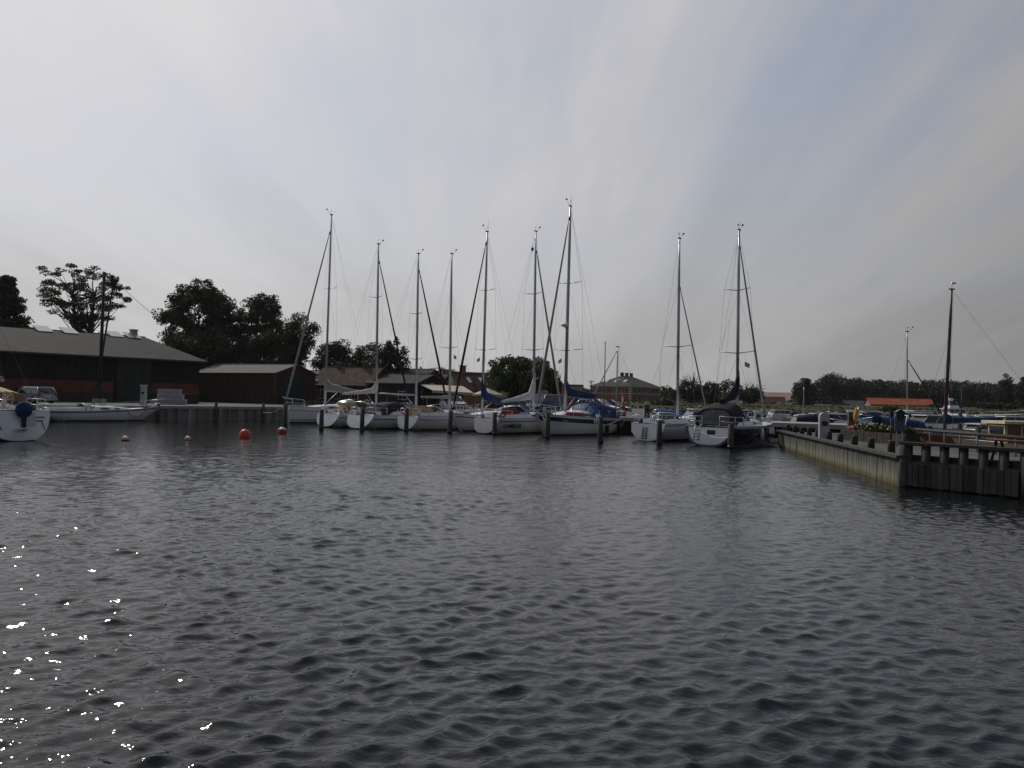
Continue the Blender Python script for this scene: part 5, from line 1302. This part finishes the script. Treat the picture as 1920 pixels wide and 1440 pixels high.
# ------------------------------------------------------------------ cars
tyre = mat('tyre_rubber', (.015, .015, .015), .8); rimm = mat('alloy_wheel', (.35, .35, .36), .35, .8, .05); carg = mat('car_glass', (.02, .023, .026), .04, 0, .1, spec=.8)
headl = mat('headlamp_lens', (.6, .6, .62), .08, 0, .05, spec=.8); taill = mat('tail_lamp_lens', (.25, .01, .01), .2, 0, .1)
def car(label, loc, rz, col, L=4.3, W=1.76, H=1.48, kind='hatch', key=None, z=QZ):
    paint = mat('car_paint_' + key, col, .25, .3, .04, 2, coat=.6)
    t = thing('parked_car' if kind != 'van' else 'parked_van', label, 'car' if kind != 'van' else 'van', (loc[0], loc[1], z), rz, 'parked cars')
    bz = .92 if kind != 'van' else 1.05; f, r = L / 2, -L / 2; ax0, ax1, wr = r + .78, f - .85, .32
    hood = .86 if kind != 'van' else 1.05
    out = [(r + .05, .35), (r, .55), (r + .02, bz), (f - 1.15, bz), (f - .25, hood - .12), (f, .62), (f - .04, .30)]
    def arch(x): return [(x + (wr + .05) * math.cos(a), .30 + (wr + .05) * math.sin(a)) for a in [math.pi * k / 6 for k in range(7)]]
    out += arch(ax1) + arch(ax0)
    poly = out; n = len(poly); tri = tessellate_polygon([[Vector((p[0], p[1], 0)) for p in poly]])
    bm = MB(); w = W / 2
    vs = [(x, -w * (1 - .06 * max(0, abs(x) - f * .6) / f), zz) for x, zz in poly] + [(x, w * (1 - .06 * max(0, abs(x) - f * .6) / f), zz) for x, zz in poly]
    bm.add(vs, [tuple(q) for q in tri] + [tuple(i + n for i in reversed(q)) for q in tri] + [(i, (i + 1) % n, (i + 1) % n + n, i + n) for i in range(n)])
    body = bm.build('body', paint, t)
    bv = bmesh.new(); bv.from_mesh(body.data); bmesh.ops.recalc_face_normals(bv, faces=bv.faces)
    es = [e for e in bv.edges if len(e.link_faces) == 2 and e.calc_face_angle(0) > .6 and max(v.co.z for v in e.verts) > .5]
    bmesh.ops.bevel(bv, geom=es, offset=.05, segments=2, affect='EDGES'); bv.to_mesh(body.data); bv.free()
    if kind == 'van': b0, b1, t0, t1 = r + .04, f - .55, r + .12, f - 1.25
    elif kind == 'sedan': b0, b1, t0, t1 = r + .55, f - 1.15, r + 1.15, f - 1.9
    else: b0, b1, t0, t1 = r + .05, f - 1.1, r + .45, f - 1.75
    wb, wt = w * .95, w * .76
    lo = [(b0, -wb, bz - .02), (b1, -wb, bz - .02), (b1, wb, bz - .02), (b0, wb, bz - .02)]; hi = [(t0, -wt, H - .06), (t1, -wt, H - .06), (t1, wt, H - .06), (t0, wt, H - .06)]
    MB().loft([lo, hi], smooth=False).build('window_glass', carg, t)
    roof = MB().loft([[(x * 1.0 + (.02 if x > 0 else -.02), y * 1.02, H - .07) for x, y, _ in hi], [(x * .97, y * .92, H) for x, y, _ in hi]], smooth=False, caps=True).build('roof', paint, t)
    for j in range(4):
        MB().tube([lo[j], hi[j]], [.06, .05], 5).build('pillar', paint, t)
    for sg, a, b in ((-1, 0, 1), (1, 3, 2)):
        for uu in ((.36, .68) if kind != 'van' else (.3, .6)):
            MB().tube([Vector(lo[a]).lerp(Vector(lo[b]), uu), Vector(hi[a]).lerp(Vector(hi[b]), uu)], .035, 4).build('pillar', paint, t)
    for x in (ax0, ax1):
        for sg in (-1, 1):
            wl = MB().tube([(x, sg * (w - .2), wr), (x, sg * (w - .03), wr), (x, sg * (w - .0), wr)], [wr, wr, wr * .9], 16).build('wheel', tyre, t)
            MB().tube([(x, sg * (w - .01), wr), (x, sg * (w + .012), wr)], [wr * .62, wr * .6], 12).build('rim', rimm, wl)
    for sg in (-1, 1):
        MB().ball((f - .14, sg * w * .68, .68), (.12, .2, .09), 8, 4).build('headlight', headl, t)
        MB().box((r + .02, sg * w * .82, .80), (.08, .2, .26)).build('tail_light', taill, t)
        MB().box((f - 1.45, sg * (w + .09), bz + .05), (.12, .16, .11)).build('wing_mirror', paint, t)
    MB().box((r - .02, 0, .42), (.12, W * .94, .2)).build('rear_bumper', paint if kind != 'van' else blackp, t)
    MB().box((f - .01, 0, .38), (.1, W * .92, .18)).build('front_bumper', paint, t); MB().box((f + .01, 0, .58), (.04, .8, .1)).build('grille', blackp, t)
    MB().box((r - .03, 0, .66), (.03, .52, .11)).build('number_plate', whitep, t)
    return t
def carat(px, D): return (XAT(px, D, 765), D)
car('silver grey estate car parked before the big shed', carat(62, 74), R(150), (.32, .32, .34), 4.4, 1.78, 1.5, 'hatch', 'silver')
car('light silver hatchback under the cafe awning', carat(850, 91), R(-62), (.45, .46, .48), 3.9, 1.7, 1.52, 'hatch', 'light')
car('blue van parked behind the lettered yacht', carat(1022, 82), R(-125), (.05, .09, .2), 4.5, 1.8, 1.85, 'van', 'blue')
car('dull red van right of the blue one', carat(1048, 86), R(-170), (.4, .12, .1), 4.2, 1.76, 1.6, 'van', 'redwhite')
car('white hatchback beyond the stern of the blue tented yacht', carat(1122, 78), R(-30), (.55, .55, .56), 4.1, 1.72, 1.48, 'hatch', 'white')
car('dark blue car right of the white hatchback', carat(1142, 82), R(-20), (.03, .035, .06), 4.2, 1.74, 1.45, 'hatch', 'dark')
car('dark car in front of the maroon roofed house', carat(985, 84), R(160), (.10, .10, .11), 4.3, 1.75, 1.46, 'hatch', 'black')

# ------------------------------------------------------------------ quay clutter
x, D = XAT(186, 76, 757), 76.0
t = thing('mast_crane', 'tall black mast crane with leaning boom before the big shed', 'crane', (x, D, QZ))
steelb = mat('black_painted_steel', (.014, .014, .014), .6)
hh = ZAT(187, 510, D) - QZ; MB().tube([(0, 0, 0), (.1, 0, hh)], [.17, .13], 10).build('post', steelb, t)
tipz = ZAT(212, 536, D) - QZ; tx_ = XAT(217, D, 536) - x
bo = MB().tube([(.1, -.5, 2.2), (tx_, -.5, tipz)], [.085, .075], 6).build('boom', steelb, t)
MB().box((tx_ + .05, -.5, tipz + .25), (.42, .3, .62)).build('sheave_box', steelb, bo); MB().ball((tx_ + .32, -.5, tipz + .42), (.22, .15, .18), 8, 5).build('sheave', steelb, bo); MB().ball((tx_ - .12, -.5, tipz + .75), (.18, .15, .2), 8, 5).build('lamp', steelb, bo)
line_mesh([(tx_, -.5, tipz), (.1, 0, hh * .86)], .025).build('guy_wire', wire, t); line_mesh([(tx_ + .2, -.5, tipz + .3), (tx_ + 5, 6, 5.5)], .02).build('guy_wire', wire, t)
MB().box((0, 0, .25), (.9, .9, .5)).build('footing', concrete, t); MB().box((.1, -.4, 1.6), (.5, .4, .7)).build('winch_box', steelb, t)
crate = mat('grey_white_crate', (.34, .34, .36), .6, 0, .12, 3)
cx = XAT(322, 82, 750)
for i, (px, z, w, lab) in enumerate(((318, 0, 3.2, 'wide pale crate on the quay, lowest of the stack'), (320, .52, 2.4, 'pale crate in the middle of the quay stack'), (318, 1.04, 2.1, 'pale crate on top of the quay stack'))):
    t = thing('crate', lab, 'crate', (XAT(px, 84, 750), 84, QZ + z), R(12), 'crates on the left quay')
    MB().box((0, 0, .25), (w, 1.1, .46)).build('box', crate, t); MB().box((0, 0, .49), (w + .06, 1.16, .05)).build('lid', whitep, t)
for i, px in enumerate((349, 362)):
    t = thing('waste_bin', ['dark wheeled bin next to the crates', 'dark wheeled bin at the corner of the big shed'][i], 'bin', (XAT(px, 87, 750), 87, QZ), R(20), 'bins by the shed')
    MB().box((0, 0, .55), (.62, .66, 1.0), taper=1.08).build('body', blackp, t); MB().box((0, -.03, 1.09), (.7, .78, .08)).build('lid', mat('grey_lid', (.05, .05, .055), .5), t)
    for sg in (-1, 1): MB().tube([(sg * .3, .3, .1), (sg * .36, .3, .1)], .1, 10).build('wheel', tyre, t)
def pole(name, lab, cat, px, ytop, D, r=.05, arm=None, z0=QZ, m=steel, ball=False):
    x = XAT(px, D, 750); h = ZAT(px, ytop, D) - z0
    t = thing(name, lab, cat, (x, D, z0)); MB().tube([(0, 0, 0), (0, 0, h)], [r, r * .7], 8).build('pole', m, t)
    if arm: MB().tube([(0, 0, h - .05), (arm, 0, h + .08)], [r * .7, r * .6], 6).build('arm', m, t); MB().box((arm + .25, 0, h + .09), (.7, .22, .1)).build('lamp_head', blackp, t)
    if ball: MB().ball((0, 0, h + .06), .08, 8, 5).build('finial', whitep, t)
    return t
pole('flagpole', 'slim bare flagpole between the blue tented yacht and the brick building', 'flagpole', 1133, 643, 72, .055, ball=True, m=galv)
pole('street_lamp', 'street lamp with long arm above the cafe roof', 'street lamp', 802, 691, 122, .06, arm=1.0, m=steelb)
u1 = pole('utility_pole', 'wooden utility pole with crossarm left of the brick building', 'utility pole', 1108, 713, 170, .12, m=pilem)
MB().box((0, 0, ZAT(1108, 715, 170) - QZ), (1.2, .12, .12)).build('crossarm', pilem, u1); MB().box((0, 0, ZAT(1108, 718, 170) - QZ), (.9, .1, .1)).build('crossarm', pilem, u1)
pole('utility_pole', 'short utility pole behind the broad green tree', 'utility pole', 1049, 702, 130, .10, m=pilem)
pole('lamp_standard', 'dark slim pole beyond the motor yacht', 'pole', 1803, 733, 120, .09, m=steelb, z0=0)
# heap of fishing gear and bushes on the pier root
net = mat('orange_brown_netting', (.22, .12, .05), .95, 0, .4, 6, bump=.1, bscale=8)
t = MB(); pr = random.Random(9)
for i in range(9): t.ball((pr.uniform(-.9, .9), pr.uniform(-.4, .4), pr.uniform(.1, .35)), (pr.uniform(.3, .5), .35, pr.uniform(.2, .4)), 8, 5)
o = t.build('net_heap', net, None, (XAT(1152, 72, 775), 72, QZ)); tag(o, 'brown heap of fishing nets on the pier root', 'nets')

# ------------------------------------------------------------------ trees
def quads_mesh(name, cen, sx, sy, rng, m, flat=0.0):
    n = len(cen); a = rng.normal(size=(n, 3)); a[:, 2] *= (1 - flat); a /= np.linalg.norm(a, axis=1)[:, None]
    b = np.cross(a, rng.normal(size=(n, 3))); b /= np.linalg.norm(b, axis=1)[:, None]
    s = rng.uniform(.6, 1.3, (n, 1)); a = a * sx * s; b = b * sy * s
    v = np.stack([cen - a * 1.0, cen + b * .8 - a * .1, cen + a, cen - b * .8 - a * .1], 1).reshape(-1, 3)
    me = bpy.data.meshes.new(name); me.vertices.add(4 * n); me.vertices.foreach_set('co', v.ravel())
    me.loops.add(4 * n); me.loops.foreach_set('vertex_index', np.arange(4 * n)); me.polygons.add(n); me.polygons.foreach_set('loop_start', np.arange(n) * 4)
    me.update(calc_edges=True); me.materials.append(m); return me
barkm = mat('tree_bark', (.045, .038, .03), .9, 0, .35, 4, bump=.03, bscale=8)
leaf_dark = leafmat('dark_foliage', (.042, .050, .024), .45, .35, .18)
leaf_mid = leafmat('mid_green_foliage', (.050, .068, .022), .45, .4, .22)
leaf_far = leafmat('far_wood_foliage', (.027, .034, .024), .35, .05, .12)
leaf_red = leafmat('reddish_foliage', (.050, .042, .026), .4, .4, .18)
def tree(label, px0, px1, ytop, D, zg, ycrown=None, seed=1, clusters=120, per=90, rc=1.0, leaf=.22, m=leaf_dark, shape='round', limbs=14, name='tree', group=None, shell=.55, trunks=1, lean=0.0, twigs=False):
    rng = np.random.default_rng(seed); rn = random.Random(seed)
    xc = XAT((px0 + px1) / 2, D, 740); W = (px1 - px0) / FPX * D / 2 * 1.06; zt = ZAT((px0 + px1) / 2, ytop, D); H = zt - zg
    zb = (ZAT((px0 + px1) / 2, ycrown, D) - zg) if ycrown else H * .22
    t = thing(name, label, 'tree', (xc, D, zg), 0, group)
    c = np.array([0, 0, (H + zb) / 2]); rad = np.array([W, W * .85, (H - zb) / 2])
    lob = rng.normal(size=(9, 3)); lob /= np.linalg.norm(lob, axis=1)[:, None]
    d = rng.normal(size=(clusters, 3)); d /= np.linalg.norm(d, axis=1)[:, None]
    k = shell + (1 - shell) * rng.uniform(0, 1, (clusters, 1)) ** .6
    bump_ = .80 + .26 * np.max(np.clip(d @ lob.T, 0, 1) ** 6, axis=1)[:, None]
    if shape == 'cone':
        u = rng.uniform(0, 1, clusters) ** .8; ang = rng.uniform(0, 6.28, clusters); rr = (1 - u) * rng.uniform(.45, 1.05, clusters) * (.75 + .25 * np.sin(u * 40))
        P = np.stack([np.cos(ang) * rr * W, np.sin(ang) * rr * W, zb + (H - zb) * u], 1)
    elif shape == 'layer':       # flat tiers on spreading limbs
        P = c + d * k * bump_ * rad; P[:, 2] = zb + np.round((P[:, 2] - zb) / 1.6) * 1.6 + rng.normal(0, .25, clusters)
    else:
        P = c + d * k * bump_ * rad
        if shape == 'dome': P[:, 2] = np.where(P[:, 2] < c[2], c[2] + (P[:, 2] - c[2]) * .9, P[:, 2])
    P[:, 2] = np.clip(P[:, 2], zb * .8, H - rc * .35)
    sc = np.array([1, 1, .42 if shape in ('layer', 'cone') else .75]) * rc
    cnt = rng.poisson(per, clusters); idx = np.repeat(np.arange(clusters), cnt)
    off = rng.normal(size=(len(idx), 3)); nr = np.linalg.norm(off, axis=1)[:, None]; off = off / nr * rng.uniform(.15, 1, (len(idx), 1)) ** .5
    cr = rng.uniform(.65, 1.2, clusters)[idx][:, None]
    cen = P[idx] + off * sc * cr
    if shape == 'weep': cen[:, 2] -= (np.abs(off[:, 0]) + rng.uniform(0, 1, len(idx))) * .9 * rc
    me = quads_mesh('crown', cen, leaf * (.6 if shape != 'weep' else .45), leaf * (.45 if shape != 'weep' else 1.0), rng, m)
    link('crown', me, t)
    r0 = max(.12, H * .02)
    for q in range(trunks):
        ox = (q - (trunks - 1) / 2) * W * .22
        top = Vector((ox * 2.2 + lean * H, 0, zb + (H - zb) * .62))
        pts = [Vector((ox, 0, -.3)), Vector((ox * 1.05 + lean * zb * .6, .1, zb * .6)), Vector((ox * 1.5 + lean * zb, -.1, zb + (H - zb) * .2)), top]
        tk = MB().tube(pts, [r0, r0 * .85, r0 * .65, r0 * .2], 8).build('trunk', barkm, t)
        sel = rn.sample(range(clusters), min(limbs, clusters))
        for s_ in sel:
            e = Vector(P[s_]); u_ = rn.uniform(.3, .95); st = pts[1].lerp(pts[2], u_ * 1.0) if e.z < pts[3].z else pts[2].lerp(pts[3], u_ * .8)
            if e.z < st.z - .5: st = pts[1].lerp(pts[2], .1)
            mid = st.lerp(e, .5) + Vector((rn.uniform(-.5, .5), rn.uniform(-.5, .5), -abs(e.x - st.x) * .12))
            rr = r0 * rn.uniform(.22, .42); MB().tube([st, st.lerp(mid, .5) + Vector((0, 0, .1)), mid, e], [rr, rr * .75, rr * .5, rr * .15], 5, caps=False).build('limb', barkm, tk)
    return t
G1 = 'trees behind the sheds'
tree('spiky dark conifer at the left edge above the shed', -55, 68, 518, 121, QZ, 640, 1, 320, 70, 1.0, .34, leaf_dark, 'cone', 10, 'conifer', G1)
tree('tall open-crowned tree with two visible trunks above the shed roof', 60, 247, 492, 128, QZ, 612, 2, 130, 100, 1.0, .25, leaf_dark, 'layer', 46, 'tree', G1, shell=.4, trunks=2, lean=-.01)
tree('big dense round-topped tree between the two sheds', 296, 442, 522, 128, QZ, 672, 3, 190, 170, 1.15, .30, leaf_dark, 'round', 26, 'tree', G1, shell=.5)
tree('dense domed tree joined to the big round one', 425, 532, 551, 131, QZ, 680, 4, 130, 160, 1.05, .30, leaf_dark, 'round', 18, 'tree', G1, shell=.45)
tree('dark lower bush mass in front of the round-topped trees', 300, 480, 610, 122, QZ, 735, 5, 200, 150, 1.3, .34, leaf_dark, 'round', 6, 'tree', G1, shell=.3)
tree('dark reddish bush mass above the teal door shed', 455, 575, 612, 124, QZ, 735, 6, 150, 140, 1.2, .32, leaf_red, 'round', 6, 'tree', G1, shell=.3)
tree('loose feathery tree above the teal door shed', 522, 600, 582, 127, QZ, 680, 7, 90, 90, .95, .24, leaf_red, 'round', 24, 'tree', G1, shell=.4)
tree('round dark tree behind the first mast', 588, 668, 637, 138, QZ, 735, 8, 120, 130, 1.2, .3, leaf_dark, 'round', 8, 'tree', G1, shell=.4)
tree('small dark tree left of the birch', 660, 715, 634, 140, QZ, 735, 18, 80, 110, 1.0, .28, leaf_dark, 'round', 8, 'tree', G1, shell=.4)
tree('airy birch with drooping twigs behind the second mast', 695, 768, 628, 132, QZ, 715, 9, 70, 100, .9, .26, leaf_dark, 'weep', 20, 'birch', G1, shell=.35)
tree('broad mid-green tree behind the lettered yacht', 912, 1040, 664, 104, QZ, 748, 10, 130, 140, .85, .27, leaf_mid, 'round', 14, 'tree', 'trees in the harbour town', shell=.4)
tree('small bush on the right flank of the broad green tree', 1018, 1052, 702, 107, QZ, 750, 11, 36, 90, .7, .24, leaf_mid, 'round', 4, 'tree', 'trees in the harbour town', shell=.4)
tree('wispy far tree above the red roof', 806, 852, 690, 175, QZ, 712, 12, 40, 60, .8, .26, leaf_dark, 'round', 12, 'tree', 'trees in the harbour town', shell=.4)
GB = 'trees beyond the basin'
def bare_tree(label, px0, px1, ytop, D, zg, seed, **k):
    t = tree(label, px0, px1, ytop + 12, D, zg, 755, seed, 60, 90, 1.0, .34, leaf_dark, 'round', 10, 'tree', GB, shell=.4)
    rn = random.Random(seed + 50); W = (px1 - px0) / FPX * D / 2; H = ZAT((px0 + px1) / 2, ytop, D) - zg
    tk = [c for c in t.children if c.name.startswith('trunk')][0]
    for i in range(46):
        a = rn.uniform(-1, 1); s = Vector((a * W * .4, rn.uniform(-1, 1), H * rn.uniform(.45, .7))); e = Vector((a * W * rn.uniform(.8, 1.25), rn.uniform(-2, 2), H * rn.uniform(.78, 1.08) * (1 - .2 * abs(a))))
        md = s.lerp(e, .5) + Vector((rn.uniform(-.4, .4), 0, .3)); MB().tube([s, md, e], [.07, .045, .02], 4, caps=False).build('twig', barkm, tk)
bare_tree('half bare tree with spidery top twigs right of the brick building', 1270, 1326, 700, 195, 2.2, 21)
tree('dark leafy tree left of the navy yacht mast', 1316, 1350, 713, 205, 2.2, 758, 22, 60, 80, 1.0, .34, leaf_dark, 'round', 6, 'tree', GB)
tree('dark open tree behind the navy yacht mast', 1348, 1392, 712, 200, 2.2, 758, 23, 60, 70, .9, .32, leaf_dark, 'round', 12, 'tree', GB)
bare_tree('half bare tree right of the navy yacht mast', 1380, 1432, 716, 192, 2.2, 24)
tree('round tree standing before the wood, left end', 1486, 1527, 711, 230, 2.2, 770, 25, 80, 90, 1.3, .42, leaf_dark, 'round', 8, 'tree', GB)
tree('slim pointed poplar near the right edge', 1872, 1898, 699, 262, 1.5, 775, 26, 90, 70, 1.1, .42, leaf_far, 'round', 4, 'poplar', GB, shell=.1)
tree('poplar cut by the right edge', 1908, 1936, 700, 262, 1.5, 775, 27, 90, 70, 1.1, .42, leaf_far, 'round', 4, 'poplar', GB, shell=.1)
for i, (a, b, y, lab) in enumerate(((1775, 1800, 756, 'round lollipop tree left of the motor yacht'), (1833, 1860, 754, 'round lollipop tree above the motor yacht cabin'), (1856, 1878, 756, 'round lollipop tree right of the motor yacht cabin'), (1740, 1764, 758, 'round bush right of the orange roof'), (1884, 1906, 757, 'round tree at the foot of the slim poplar'))):
    tree(lab, a, b, y, 240, 1.0, 772, 30 + i, 50, 70, .8, .36, leaf_far, 'round', 3, 'round_tree', GB, shell=.3)
for i, (a, b, y, D, lab) in enumerate(((1232, 1262, 722, 300, 'dark far tree right behind the brick building'), (1254, 1282, 726, 290, 'low far tree between brick building and bare tree'), (1080, 1104, 728, 300, 'low far tree left of the utility pole'), (1062, 1088, 735, 200, 'bush between grey hut and flagpole'), (1222, 1262, 748, 170, 'low bush on the grass bank'), (1560, 1592, 757, 250, 'broad bush left of the slate roof'), (1655, 1680, 762, 170, 'dark bush behind the notice board'), (1160, 1180, 760, 165, 'round bush on the grass by the brick building'), (1410, 1440, 752, 260, 'low bush before the ploughed hill'), (1474, 1496, 752, 255, 'bush at the foot of the round tree'))):
    tree(lab, a, b, y, D, 1.6, 765 if D > 180 else 772, 60 + i, 46, 70, 1.0, .42, leaf_far if D > 200 else leaf_mid, 'round', 3, 'bush', 'bushes around the basin', shell=.3)
# the wood on the right: one mass of crowns
def wood(name, label, specs, seed, leaf, per, m, clusters=14):
    rng = np.random.default_rng(seed); C = []
    for x, y, zg, H, W in specs:
        n = clusters; d = rng.normal(size=(n, 3)); d /= np.linalg.norm(d, axis=1)[:, None]; d[:, 2] = np.abs(d[:, 2]) * rng.choice([1, 1, 1, -.8], n)
        P = np.array([x, y, zg + H * .60]) + d * np.array([W, W, H * .36]) * rng.uniform(.5, 1.0, (n, 1))
        idx = np.repeat(np.arange(n), per); off = rng.normal(size=(n * per, 3)); off /= np.linalg.norm(off, axis=1)[:, None]
        C.append(P[idx] + off * rng.uniform(.2, 1, (n * per, 1)) ** .5 * np.array([W * .5, W * .5, H * .14]))
        low = np.stack([x + rng.uniform(-W, W, per * 3), y + rng.uniform(-W, 0, per * 3), zg + rng.uniform(0, H * .4, per * 3)], 1); C.append(low)
    me = quads_mesh(name, np.vstack(C), leaf, leaf * .8, rng, m); tag(link(name, me), label, 'wood', kind='stuff')
rn = random.Random(77); sp_ = []
tops = [(1528, 718), (1545, 708), (1562, 704), (1580, 711), (1610, 713), (1640, 714), (1665, 717), (1700, 716), (1735, 717), (1760, 716), (1790, 716), (1815, 717), (1840, 719), (1870, 721), (1900, 722), (1960, 724), (2100, 726)]
def topy(px):
    for (a, ya), (b, yb) in zip(tops[:-1], tops[1:]):
        if a <= px <= b: return ya + (yb - ya) * (px - a) / (b - a)
    return 722
for row, D in enumerate((330, 350, 372)):
    px = 1524 + row * 5
    while px < 2060:
        W = rn.uniform(3.2, 5.2); yt = topy(px) + rn.uniform(-4, .5) + (3 - row * 2); zg = .8
        sp_.append((XAT(px, D, 740), D + rn.uniform(-6, 6), zg, ZAT(px, yt, D) - zg, W)); px += rn.uniform(9, 15)
wood('wood', 'dark continuous wood on the skyline at the right', sp_, 5, .42, 70, leaf_far)
sp_ = []
for px in range(1060, 1300, 9): sp_.append((XAT(px, 520, 740), 520 + rn.uniform(-20, 20), 1.5, ZAT(px, rn.uniform(726, 733), 520) - 1.5, 6))
for px in range(560, 1070, 12): sp_.append((XAT(px, 420, 740), 420 + rn.uniform(-20, 20), 1.5, ZAT(px, rn.uniform(722, 732), 420) - 1.5, 6))
wood('far_treeline', 'low hazy line of distant trees behind the town', sp_, 6, .9, 14, leaf_far, 10)
# coarse grass and stones along the bank
rng = np.random.default_rng(4); n = 6000
gx = rng.uniform(18, 150, n); gy = 152 + np.maximum(0, gx - 24) * .12 + rng.uniform(0, 55, n); gz = 1.2 + np.clip((gy - 155 - np.maximum(0, gx - 24) * .12) * .018, 0, 1.2) + rng.uniform(0, .35, n)
tag(link('rough_grass', quads_mesh('rough_grass', np.stack([gx, gy, gz], 1), .35, .3, rng, leafmat('rough_grass_blades', (.036, .038, .016), .5, .15, .05))), 'rough tufted grass on the far bank', 'grass', kind='stuff')
stn = MB(); rn = random.Random(3)
for i in range(420):
    xx = rn.uniform(22, 150); yy = 149.5 + max(0, xx - 24) * .12 + rn.uniform(0, 4); stn.ball((xx, yy, rn.uniform(.1, 1.1)), (rn.uniform(.3, .7), rn.uniform(.3, .6), rn.uniform(.2, .5)), 6, 4)
tag(stn.build('rock_bank', mat('dark_boulder', (.07, .067, .062), .9, 0, .4, 2, bump=.05, bscale=4)), 'dark boulders lining the far edge of the basin', 'rocks', kind='stuff')

# ------------------------------------------------------------------ thin summer haze
hz = bpy.data.materials.new('summer_haze'); hz.use_nodes = True; n = hz.node_tree.nodes; n.clear()
pv = n.new('ShaderNodeVolumePrincipled'); pv.inputs['Color'].default_value = (.93, .94, .97, 1); pv.inputs['Density'].default_value = 0.00007; pv.inputs['Anisotropy'].default_value = 0.3
ho = n.new('ShaderNodeOutputMaterial'); hz.node_tree.links.new(pv.outputs[0], ho.inputs['Volume'])
o = MB().box((0, 1900, 16), (7000, 4900, 38)).build('haze', hz); tag(o, 'thin pale summer haze over the harbour', 'haze', kind='stuff')
